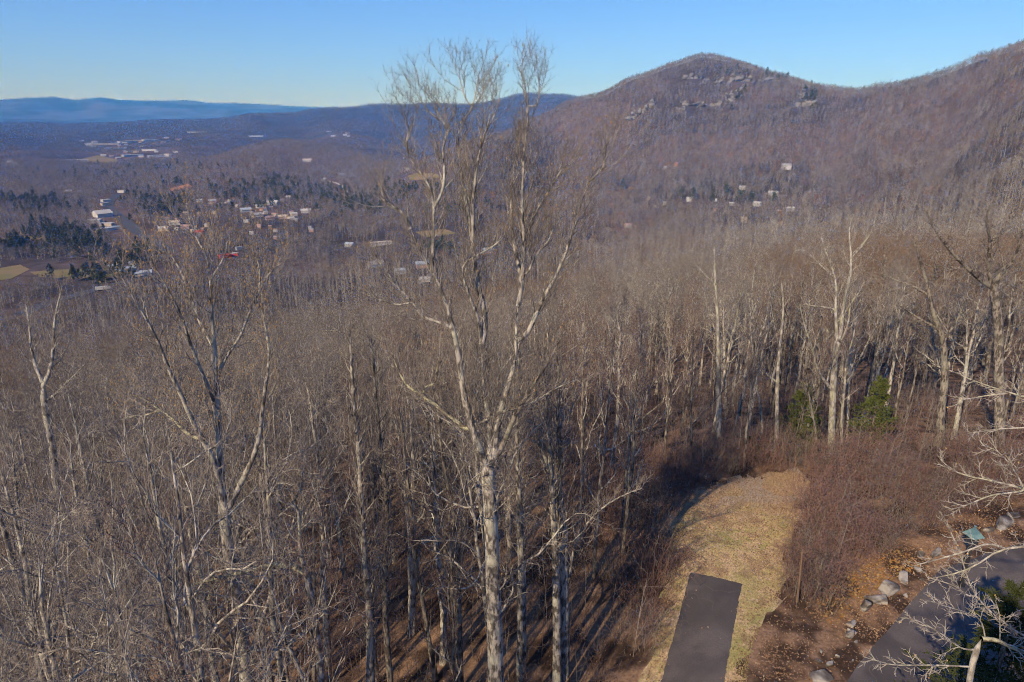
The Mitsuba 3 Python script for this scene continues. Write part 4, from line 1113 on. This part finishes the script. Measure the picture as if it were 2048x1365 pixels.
near = scatter(3.9, 14, 82, az0=-math.radians(46))
az = np.degrees(np.arctan2(near[:, 0], near[:, 1])); rr = np.hypot(near[:, 0], near[:, 1])
ok = ~shapely.contains_xy(open_near.buffer(0.7), near[:, 0], near[:, 1])
ok &= ~((az > 4) & (rr < 26.5)) & ~((az > 13) & (rr < 44.5)) & ~((az > -3.5) & (az < 3.5) & (rr < 24)) & ~((az > -28) & (az < -11) & (rr < 25.0)) & ~((rr < 20) & (az > -24))
ok &= clear_of(near)
near = near[ok]
near = near[np.argsort(np.hypot(near[:, 0], near[:, 1]))][:300 - 26]
near_reach = np.hypot(*near.T).max()
rngF = np.random.default_rng(78)
for i, (x, y) in enumerate(near):
    right = x > 9 and y > 42
    if right:
        kind = rngF.choice(['poplar', 'oak', 'slim', 'slim'])
    else:
        kind = rngF.choice(['poplar', 'oak', 'slim', 'slim']) if not (math.atan2(x, y) > 0.07 and y < 44) else 'slim'
    g = rngF.choice([q for q, k in protos['A'] if k == kind])
    s = rngF.uniform(0.82, 1.08) * (0.74 if right else 1.1 if x < -4 else 0.92)
    key = 'bare_tree' if i == 0 else f'bare_tree_{i:03d}'
    inst(key, g, mat(x, y, float(H(x, y)), rngF.random() * 6.28, s, canopy(g, x, y, s * rngF.uniform(0.92, 1.1) * (1.22 if right else 1.35 if x < 7 else 1.1))))
    azd, dist = math.degrees(math.atan2(x, y)), math.hypot(x, y)
    look_ = {'poplar': 'straight pale bare tree', 'oak': 'forked spreading bare tree', 'slim': 'thin reddish bare tree'}[kind]
    if right:
        zone = ('left of the tallest pale tree' if azd < 21 else 'right of the tallest pale tree' if azd < 29 else 'around the broad oak')
        row = 'just behind the grass strip' if dist < 56 else 'well behind the grass strip'
    else:
        zone = ('left of the multi-stemmed tree' if azd < -23 else 'left of the tallest tree' if azd < -2 else 'right of the tallest tree')
        row = 'nearest on the slope' if dist < 34 else 'half way down the near slope' if dist < 56 else 'far down the near slope'
    labels[key] = {'category': 'tree', 'label': f'{look_} {row}, {zone}', 'group': f'{look_}s {row}, {zone}'}
    labels[key + '__twigs'] = {'kind': 'stuff'}; labels[key + '__branches'] = {'kind': 'stuff'}

nth = [0]


def forest(grp, M):
    nth[0] += 1
    inst(f'forest__{nth[0]:05d}', grp, M)


labels['forest'] = {'label': 'leafless winter forest covering the slopes and the valley', 'category': 'forest', 'kind': 'stuff'}
mid = scatter(5.4, near_reach, 240); mid = mid[clear_of(mid)]
for x, y in mid:
    g = pick('B', x, y)
    s = rngF.uniform(0.8, 1.1)
    forest(g, mat(x, y, float(H(x, y)), rngF.random() * 6.28, s, canopy(g, x, y, s * rngF.uniform(0.85, 1.25) * (1.2 if x < 10 else 1.0))))
far = scatter(6.8, 240, 640); far = far[clear_of(far)]; far = far[visible(far, 14, 4)]
zs = H(far[:, 0], far[:, 1])
for (x, y), z in zip(far, zs):
    g = pick('C', x, y)
    s = rngF.uniform(0.7, 1.05)
    forest(g, mat(x, y, float(z), rngF.random() * 6.28, s, s * rngF.uniform(0.8, 1.25)))
# beyond: small squares of trees laid along the slope
PD, PE = 26.0, 110.0
for v in range(5):
    t, c = patch_trees(400 + v, 13, PD, 9, 15, 7, 36, 0.2, 0.10, 0.26)
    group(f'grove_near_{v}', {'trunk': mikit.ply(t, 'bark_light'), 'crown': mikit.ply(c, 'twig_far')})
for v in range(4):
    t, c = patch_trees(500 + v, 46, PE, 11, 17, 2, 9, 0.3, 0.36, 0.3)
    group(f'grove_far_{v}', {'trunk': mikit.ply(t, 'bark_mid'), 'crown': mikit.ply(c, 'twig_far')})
pd = scatter(PD * 0.97, 640, 2800); pd = pd[clear_of(pd, 9)]; pd = pd[visible(pd, 14, 5)]
gxs, gys = grad(pd[:, 0], pd[:, 1]); zs = H(pd[:, 0], pd[:, 1])
for (x, y), a, b, z in zip(pd, gxs, gys, zs):
    forest(f'grove_near_{rngF.integers(5)}', mat(x, y, float(z), rngF.random() * 6.28, 1.0, rngF.uniform(0.85, 1.15), (a, b)))
pe = scatter(PE * 0.97, 2800, 8200); pe = pe[clear_of(pe, 42)]; pe = pe[visible(pe, 16, 8)]
gxs, gys = grad(pe[:, 0], pe[:, 1]); zs = H(pe[:, 0], pe[:, 1])
for (x, y), a, b, z in zip(pe, gxs, gys, zs):
    forest(f'grove_far_{rngF.integers(4)}', mat(x, y, float(z), rngF.random() * 6.28, 1.0, rngF.uniform(0.85, 1.15), (a, b)))
print('near', len(near), near_reach, 'mid', len(mid), 'far', len(far), 'pd', len(pd), 'pe', len(pe))

# dark evergreens of the valley
for v in range(3):
    t, l, nd = conifer_mesh(600 + v, 14, 4.6, 20, 2, 3, 1.9, 0.6, droop=0.06, low=0.2, jag=0.4)
    group(f'valley_pine_{v}', {'trunk': mikit.ply(join([t, l]), 'bark_mid'), 'crown': mikit.ply(nd, 'needle_valley')})
EVG = [(60, 412, 75, 18, 90), (150, 492, 60, 22, 80), (30, 500, 50, 16, 45), (90, 468, 40, 12, 30), (270, 520, 50, 14, 40), (180, 562, 60, 9, 50), (330, 420, 60, 20, 60), (300, 400, 40, 12, 30), (480, 388, 50, 14, 60), (560, 372, 60, 14, 70), (640, 392, 70, 16, 90), (700, 415, 55, 16, 60), (760, 400, 60, 16, 50), (820, 385, 60, 12, 45), (505, 415, 70, 10, 26),
       (880, 505, 30, 8, 16), (1500, 408, 30, 6, 7), (1420, 400, 60, 10, 8), (1620, 195, 14, 26, 24), (1560, 162, 50, 8, 14), (1475, 205, 16, 16, 10), (1470, 150, 60, 8, 10), (350, 370, 50, 8, 26), (40, 262, 60, 6, 20), (300, 258, 120, 8, 40), (170, 350, 120, 12, 50), (350, 340, 90, 10, 50), (940, 420, 60, 18, 20)]
ne = 0
for px, py, rx, ry, cnt in EVG:
    for k in range(cnt):
        a, b = rngF.normal(0, 0.5, 2)
        q = hit(px + a * rx * 1.25, py + b * ry * 1.25, 150)
        if q[1] > 20000 or any(math.hypot(q[0] - X, q[1] - Y_) < R_ * 0.55 for X, Y_, R_ in keep_off):
            continue
        ne += 1
        s = rngF.uniform(0.7, 1.25)
        inst(f'evergreens__{ne:04d}', f'valley_pine_{rngF.integers(3)}', mat(q[0], q[1], float(H(q[0], q[1])), rngF.random() * 6.28, s, s * rngF.uniform(0.85, 1.2)))
labels['evergreens'] = {'label': 'dark green evergreens in patches over the valley', 'category': 'evergreens', 'kind': 'stuff'}
q = hit(1246, 380, 150)
inst('pine_tree', 'valley_pine_1', mat(q[0], q[1], float(H(q[0], q[1])), 0.3, 1.35)); labels['pine_tree'] = {'label': 'lone dark pine on the mountain foot behind the tall tree', 'category': 'tree'}

# ------------------------------------------------------------------ undergrowth, brambles
def sapling(seed, h, stems, spread):
    rng = np.random.default_rng(seed)
    P, R = [], []
    for _ in range(stems):
        d = np.array([rng.normal(0, spread), rng.normal(0, spread), 1.0])
        hh = h * rng.uniform(0.6, 1.1)
        u = np.linspace(0, 1, 6)[:, None]
        P.append(np.array([rng.normal(0, .15), rng.normal(0, .15), -0.2]) + u * d * hh + np.cumsum(rng.normal(0, 0.05, (6, 3)), 0) * u); R.append(np.linspace(0.022, 0.005, 6) * rng.uniform(.7, 1.3))
    P, R = np.array(P), np.array(R)
    P2, R2 = offshoots(rng, P, R, np.full(len(P), 11), 0.12, 1, 48, lambda t, L: 0.36 * L * (1.2 - .7 * t), 3, 0.12, 0.15, 0.5, 0.007)
    P3, R3 = offshoots(rng, P2, R2, np.full(len(P2), 5), 0.2, 1, 42, lambda t, L: L * 0.5, 2, 0.1, 0.1, 0.6, 0.0055)
    return join([tubes(P, R, 4), tubes(P2, R2, 3), tubes(P3, R3, 3)])


def bramble(seed, h, n, side=5):
    rng = np.random.default_rng(seed)
    a = rng.random(n) * 6.28
    base = np.stack([rng.normal(0, .5, n), rng.normal(0, .5, n), np.full(n, -.1)], -1)
    rad = rng.uniform(0.4, 2.3, n); hh = h * rng.uniform(0.35, 1.0, n)
    u = np.linspace(0, 1, 7)
    P = base[:, None] + np.stack([np.cos(a)[:, None] * rad[:, None] * u, np.sin(a)[:, None] * rad[:, None] * u, hh[:, None] * np.sin(u * 2.3) * 1.0], -1) + rng.normal(0, 0.12, (n, 7, 3)) * u[None, :, None]
    R = np.full((n, 1), 0.012) * np.linspace(1, .4, 7)
    P2, R2 = offshoots(rng, P, R, np.full(n, side), 0.2, 1, 65, 0.6, 3, 0.0, 0.4, 0.7, 0.007)
    return join([tubes(P, R, 3), tubes(P2, R2, 3)])


for v in range(4):
    group(f'sapling_{v}', {'stems': mikit.ply(sapling(700 + v, [3.2, 4.5, 5.5, 2.5][v], [2, 1, 1, 4][v], [.15, .08, .06, .3][v]), 'twig_red' if v % 2 else 'twig')})
    group(f'bramble_{v}', {'stems': mikit.ply(bramble(720 + v, [2.3, 3.0, 1.9, 2.7][v], 22), ['bramble_red', 'bramble_red', 'twig_red', 'bark_mid'][v])})
under = scatter(1.5, 13, 80, az0=-math.radians(50))
ok = ~shapely.contains_xy(open_near.buffer(0.3), under[:, 0], under[:, 1])
azu = np.degrees(np.arctan2(under[:, 0], under[:, 1])); ru = np.hypot(*under.T)
ok &= ~((azu > 24) & (ru < 46))
under = under[ok]
for i, (x, y) in enumerate(under):
    s = rngF.uniform(0.5, 1.1)
    inst(f'undergrowth__{i + 1:04d}', f'sapling_{rngF.integers(4)}' if rngF.random() < 0.75 else f'bramble_{rngF.integers(4)}', mat(x, y, float(H(x, y)), rngF.random() * 6.28, s))
labels['undergrowth'] = {'label': 'thin reddish saplings and brush under the trees', 'category': 'undergrowth', 'kind': 'stuff'}
x0, y0, x1, y1 = thicket_poly.bounds
nb = 0
for k in range(1050):
    x, y = rngF.uniform(x0, x1), rngF.uniform(y0, y1)
    kk = float(meshkit.fbm(np.array([x / 2.6, y / 2.6, 1.0]), 2, 14))
    if thicket_poly.contains(Point(x, y)) and kk + rngF.normal(0, 0.06) > 0.42 + 0.10 * (x > 27):
        nb += 1
        inst(f'bramble_thicket__{nb:04d}', f'bramble_{rngF.choice([0, 1, 1, 2, 3])}', mat(x, y, float(H(x, y)), rngF.random() * 6.28, rngF.uniform(0.55, 1.0) + 1.1 * (kk - 0.42)))
for k in range(160):
    x, y = rngF.uniform(x0, x1), rngF.uniform(y0, y1)
    if thicket_poly.contains(Point(x, y)):
        nb += 1
        inst(f'bramble_thicket__{nb:04d}', f'sapling_{rngF.integers(4)}', mat(x, y, float(H(x, y)), rngF.random() * 6.28, rngF.uniform(0.6, 1.0)))
# the brush along the left edge and the head of the grass strip
edge_l = [(1330, 1130), (1320, 1080), (1335, 1030), (1365, 985), (1400, 960), (1450, 945), (1500, 935), (1560, 925), (1300, 1150), (1290, 1200), (1290, 1270), (1340, 960), (1290, 1000), (1250, 1050), (1240, 980), (1380, 935), (1430, 925), (1480, 915), (1540, 905), (1600, 915)]
for px, py in edge_l:
    q0 = hit(px, py)
    for k in range(6):
        x, y = q0[0] - 0.5 + rngF.normal(0, 1.0), q0[1] + rngF.normal(0, 1.0)
        if lawn_poly.contains(Point(x, y)) or drive_poly.buffer(0.8).contains(Point(x, y)):
            continue
        nb += 1
        inst(f'bramble_thicket__{nb:04d}', f'bramble_{rngF.integers(4)}', mat(x, y, float(H(x, y)), rngF.random() * 6.28, rngF.uniform(0.6, 1.2)))
for k in range(120):
    p = bank_poly.exterior.interpolate(rngF.random(), normalized=True)
    if thicket_poly.distance(p) < 1.8:
        nb += 1
        inst(f'bramble_thicket__{nb:04d}', f'bramble_{rngF.integers(4)}', mat(p.x, p.y, float(H(p.x, p.y)), rngF.random() * 6.28, rngF.uniform(0.3, 0.6)))
labels['bramble_thicket'] = {'label': 'purple brown bramble thicket along the grass strip', 'category': 'brambles', 'kind': 'stuff'}

# ------------------------------------------------------------------ leaves and grass on the ground
rngL = np.random.default_rng(90)


def in_poly(poly, n):
    x0, y0, x1, y1 = poly.bounds
    p = np.stack([rngL.uniform(x0, x1, n), rngL.uniform(y0, y1, n)], -1)
    return p[shapely.contains_xy(poly, p[:, 0], p[:, 1])]


def leaf_litter(key, p, size, cols, label, lift=0.05):
    c = np.column_stack([p, H(p[:, 0], p[:, 1]) + lift + rngL.random(len(p)) * 0.04])
    V, F = leaf_quads(rngL, c, size, True)
    col = np.array(cols)[rngL.integers(len(cols), size=len(p))] * rngL.uniform(0.7, 1.25, (len(p), 1))
    scene[key] = mikit.ply((V, F), 'vertex_mat', color=np.repeat(np.clip(col, 0, 1), 4, 0))
    labels[key] = {'label': label, 'category': 'leaves', 'kind': 'stuff'}


BROWN = [(0.33, 0.21, 0.13), (0.24, 0.14, 0.09), (0.42, 0.29, 0.185), (0.18, 0.11, 0.075), (0.36, 0.215, 0.125), (0.46, 0.35, 0.25)]
pl = in_poly(lawn_poly, 40000)
keep = rngL.random(len(pl)) < np.clip((pl[:, 1] - 31) / 7, 0.12, 1.0)
edge_d = shapely.distance(shapely.points(pl), lawn_poly.exterior)
keep |= rngL.random(len(pl)) < np.clip(0.95 - edge_d / 1.6, 0, 1)
slope = scatter(0.42, 18, 52); slope = slope[~shapely.contains_xy(shapely.union_all([lawn_poly, drive_poly.buffer(.1), road_poly]), slope[:, 0], slope[:, 1])]
slope = slope[(np.degrees(np.arctan2(slope[:, 0], slope[:, 1])) > -14)]
bank = in_poly(bank_poly, 44000)
bank = bank[rngL.random(len(bank)) < np.clip(meshkit.fbm(np.column_stack([bank * 0.5, bank[:, 0] * 0]), 3, 4) * 2.6 - 0.75, 0.12, 1)]
pl = pl[keep]; pl = pl[~shapely.contains_xy(drive_poly, pl[:, 0], pl[:, 1]) | (rngL.random(len(pl)) < 0.09)]
leaf_litter('fallen_leaves', np.vstack([pl, slope, bank]), 0.047, BROWN, 'brown fallen oak leaves scattered over the ground')
gold = hit_poly([(1640, 1215), (1680, 1170), (1740, 1130), (1800, 1110), (1830, 1130), (1760, 1165), (1700, 1205), (1660, 1245)])
pg = in_poly(Polygon(gold).buffer(0.3), 3500); pg = pg[rngL.random(len(pg)) < meshkit.fbm(np.column_stack([pg * 0.7, pg[:, 0] * 0]), 2, 4) * 1.3 - 0.1]
leaf_litter('golden_grass', pg, 0.085, [(0.40, 0.235, 0.08), (0.34, 0.17, 0.065), (0.36, 0.25, 0.10), (0.28, 0.17, 0.08)], 'golden orange tufts and leaves on the bank', 0.08)


def blades(key, p, hgt, cols, label):
    n = len(p)
    z = H(p[:, 0], p[:, 1])
    b = np.column_stack([p, z + 0.01])
    a = rngL.random(n) * 6.28
    w = np.stack([np.cos(a), np.sin(a), 0 * a], -1) * 0.012
    tip = b + np.column_stack([rngL.normal(0, 0.35, (n, 2)) * hgt, hgt * rngL.uniform(0.4, 1.2, n)])
    V = np.stack([b - w, b + w, tip], 1).reshape(-1, 3)
    k = np.clip((meshkit.fbm(np.column_stack([p * 0.55, p[:, 0] * 0]), 3, 8) - 0.3) / 0.4 * len(cols) + rngL.normal(0, 0.7, n), 0, len(cols) - 1).astype(int)
    col = np.array(cols)[k] * rngL.uniform(0.75, 1.2, (n, 1))
    scene[key] = mikit.ply((V, np.arange(3 * n).reshape(-1, 3)), 'vertex_mat', color=np.repeat(np.clip(col, 0, 1), 3, 0))
    labels[key] = {'label': label, 'category': 'grass', 'kind': 'stuff'}


pg = in_poly(lawn_poly, 230000)
pg = pg[~shapely.contains_xy(drive_poly.buffer(0.02), pg[:, 0], pg[:, 1]) & (rngL.random(len(pg)) > np.clip((pg[:, 1] - 36) / 4.5, 0, 0.9))]
blades('grass', pg, 0.075, [(0.34, 0.24, 0.15), (0.54, 0.42, 0.25), (0.62, 0.50, 0.31), (0.46, 0.40, 0.20), (0.38, 0.36, 0.15)], 'short dry winter grass of the strip')

# ------------------------------------------------------------------ boulders, posts, evergreens close by
def boulder(key, px, py, wpx, hpx, seed, label, m='rock_mat', yaw=0.0):
    rg = np.random.default_rng(seed)
    q = hit(px, py)
    zc = (q - CAM) @ FWD
    w, h = 0.85 * wpx / FPX * zc, 0.85 * hpx / FPX * zc
    s = trimesh.creation.box([1, 1, 1]).subdivide().subdivide().subdivide()
    v = s.vertices.copy()
    v = v / np.maximum(np.abs(v).max(1, keepdims=True), 1e-6) * 0.5 * (0.55 + 0.45 / np.maximum(np.linalg.norm(v, axis=1, keepdims=True) * 1.25, 0.6))
    for k in range(7):                                                      # flat breaks
        nrm = unit(rg.normal(0, 1, 3)); dpl = rg.uniform(0.30, 0.42)
        over = v @ nrm - dpl
        v = v - np.maximum(over, 0)[:, None] * nrm
    v = v + (meshkit.fbm(v * 4 + seed, 3, seed)[:, None] - 0.5) * 0.10
    v = v * [w, w * rg.uniform(.6, .85), h * 1.05]
    c, si = math.cos(yaw), math.sin(yaw)
    v[:, :2] = v[:, :2] @ np.array([[c, si], [-si, c]])
    v = v + [q[0], q[1], float(H(q[0], q[1])) + h * 0.16]
    scene[key] = mikit.ply((v, s.faces), m, smooth=28)
    labels[key] = {'label': label, 'category': 'boulder', 'group': 'boulders along the right drive'}


for i, (px, py, wp, hp, yw, lab) in enumerate([
    (1778, 1184, 40, 30, .3, 'largest pale squarish boulder on the bank'), (1750, 1204, 42, 26, -.2, 'flat topped pale boulder just left of the largest one'), (1806, 1162, 36, 20, .5, 'grey boulder right of the largest one, towards the lamp post'),
    (1728, 1222, 22, 34, 0, 'narrow grey boulder below the flat topped one'), (1702, 1250, 26, 14, .4, 'small low boulder down the bank below the narrow one'), (1696, 1276, 18, 28, .2, 'bluish boulder half way down the bank'),
    (1660, 1330, 22, 16, .1, 'small white boulder near the bottom of the picture'), (1640, 1360, 46, 20, .2, 'long white boulder at the bottom edge'), (1868, 1112, 26, 26, .6, 'tilted grey boulder left of the lamp post'),
    (1840, 1116, 16, 22, .2, 'small pale boulder beside the tilted one'), (1836, 1142, 20, 14, .2, 'dark low boulder in front of the small pale one'), (2006, 1052, 50, 22, .3, 'long blue grey slab right of the lamp post'), (1974, 1062, 22, 14, .1, 'little tan boulder left of the long slab'),
    (2030, 1034, 26, 16, .1, 'grey boulder farthest up the right edge')]):
    boulder('boulder' if i == 0 else f'boulder_{i:03d}', px, py, wp, hp, 800 + i, lab, yaw=yw)

rgs = np.random.default_rng(870)
for i in range(14):
    f = rgs.random()
    px, py = 1640 + f * 400 + rgs.normal(0, 14), 1345 - f * 300 + rgs.normal(0, 16)
    if shapely.contains_xy(road_poly.buffer(0.2), *hit(px, py)[:2]):
        continue
    k = f'boulder_{100 + i:03d}'
    boulder(k, px, py, rgs.uniform(7, 15), rgs.uniform(6, 10), 900 + i, 'fist to bucket sized grey stone lying between the larger boulders', yaw=rgs.uniform(0, 3))
    labels[k]['group'] = 'small stones between the boulders'; labels[k]['category'] = 'stone'
# lamp post: dark post with a weathered copper hood
q = hit(1921, 1174)
zb = float(H(q[0], q[1]))
top = at(1917, 1086, q[1])[2]
hh = top - zb


def put(key, mesh, m, sm=False):
    scene[key] = mikit.ply(mesh, m, smooth=sm)


def box_at(sx, sy, sz, x, y, z):
    b = trimesh.creation.box([sx, sy, sz]); b.apply_translation([x, y, z]); return b


put('lamp_post__post', box_at(.16, .16, hh + .2, q[0], q[1], zb + hh / 2 - .1), 'paint_dark')
put('lamp_post__base', box_at(.26, .26, .25, q[0], q[1], zb + .1), 'paint_dark')
put('lamp_post__lantern', box_at(.34, .34, .42, q[0], q[1], top + .21), 'window_glow' if 'window_glow' in scene else 'paint_window')
for i, (a, b) in enumerate(((-1, -1), (1, -1), (-1, 1), (1, 1))):
    put('lamp_post__corner_bar' if i == 0 else f'lamp_post__corner_bar_{i:03d}', box_at(.045, .045, .46, q[0] + a * .175, q[1] + b * .175, top + .23), 'paint_dark')
hood = trimesh.creation.cone(0.50, 0.48, sections=4); hood.apply_transform(trimesh.transformations.rotation_matrix(math.pi / 4 + .2, [0, 0, 1])); hood.apply_translation([q[0], q[1], top + .45])
put('lamp_post__hood', hood, 'paint_teal')
fin = trimesh.creation.icosphere(1, 0.06); fin.apply_translation([q[0], q[1], top + .95]); put('lamp_post__finial', fin, 'paint_teal', True)
labels['lamp_post'] = {'label': 'dark lamp post with a weathered teal hood among the boulders', 'category': 'lamp post'}

# weathered stake and a thin pole before the thicket
for key, pts, w0, w1, lab in (('stake', [(1594, 1205), (1600, 1150), (1605, 1095)], 4.5, 3.5, 'dark leaning stake standing before the thicket'), ('pole', [(1583, 1120), (1584, 1060), (1586, 1020)], 3, 2, 'thin weathered pole at the right edge of the grass strip')):
    b = hit(*pts[0])
    P = np.array([at(a, c, b[1]) for a, c in pts]); P[0, 2] -= 0.3
    P = resample(P, 8)
    zc = (P - CAM) @ FWD
    scene[key] = mikit.ply(tubes(P[None], (0.5 * np.linspace(w0, w1, 8) / FPX * zc)[None], 7), 'paint_brown', smooth=True)
    labels[key] = {'label': lab, 'category': key}


def pine(key, px, py, Y, h, spread, seed, label, dens=1.0, nl=0.16, nw=0.018, limbs=64, cat='evergreen', low=0.05, mt='needle'):
    p = at(px, py, Y)
    t, l, nd = conifer_mesh(seed, h, spread, limbs, 9, int(9 * dens), nl, nw, low=low)
    z = float(H(p[0], p[1]))
    for part, m, mm in (('trunk', t, 'bark_mid'), ('branches', l, 'bark_mid'), ('needles', nd, mt)):
        scene[f'{key}__{part}'] = mikit.ply((m[0] + [p[0], p[1], z], m[1]), mm)
    labels[key] = {'label': label, 'category': cat}
    labels[key + '__needles'] = {'kind': 'stuff'}; labels[key + '__branches'] = {'kind': 'stuff'}


scene['needle_bright'] = diffuse(twig_fn((0.055, 0.080, 0.024), (0.13, 0.152, 0.05)), True)
pine('young_pine', 1602, 850, 46.5, 5.6, 1.8, 61, 'young green pine left of the tallest pale tree', mt='needle_bright', nl=.24, nw=.03)
pine('young_pine_001', 1745, 850, 46.5, 6.0, 2.0, 62, 'young green pine right of the tallest pale tree', mt='needle_bright', nl=.24, nw=.03)
pine('evergreen_shrub', 1497, 930, 44.5, 2.2, 0.9, 63, 'small green shrub at the head of the grass strip', mt='needle_bright', limbs=30)
pine('evergreen_tree', 2010, 1330, 17.5, 10.6, 3.4, 64, 'dark bushy evergreen at the bottom right corner', dens=1.7, nl=.19, nw=.026, limbs=110, mt='needle')
# tall pines that stand behind the camera: their shadows lie over the right drive
for i, (x, y, h) in enumerate([(-0.5, -5.0, 26.0), (-3.0, -9.0, 29.5), (3.0, -7.5, 27.0), (7.5, -3.0, 23.5)]):
    t, l, nd = conifer_mesh(660 + i, h, 4.2, 60, 6, 8, .5, .10, low=0.35)
    z = float(H(x, y)); k = 'tall_pine' if i == 0 else f'tall_pine_{i:03d}'
    for part, m, mm in (('trunk', t, 'bark_mid'), ('branches', l, 'bark_mid'), ('needles', nd, 'needle')):
        scene[f'{k}__{part}'] = mikit.ply((m[0] + [x, y, z], m[1]), mm)
    labels[k] = {'label': 'tall pine behind the viewer that shades the right drive', 'category': 'tree', 'group': 'pines shading the right drive'}
    labels[k + '__needles'] = {'kind': 'stuff'}; labels[k + '__branches'] = {'kind': 'stuff'}
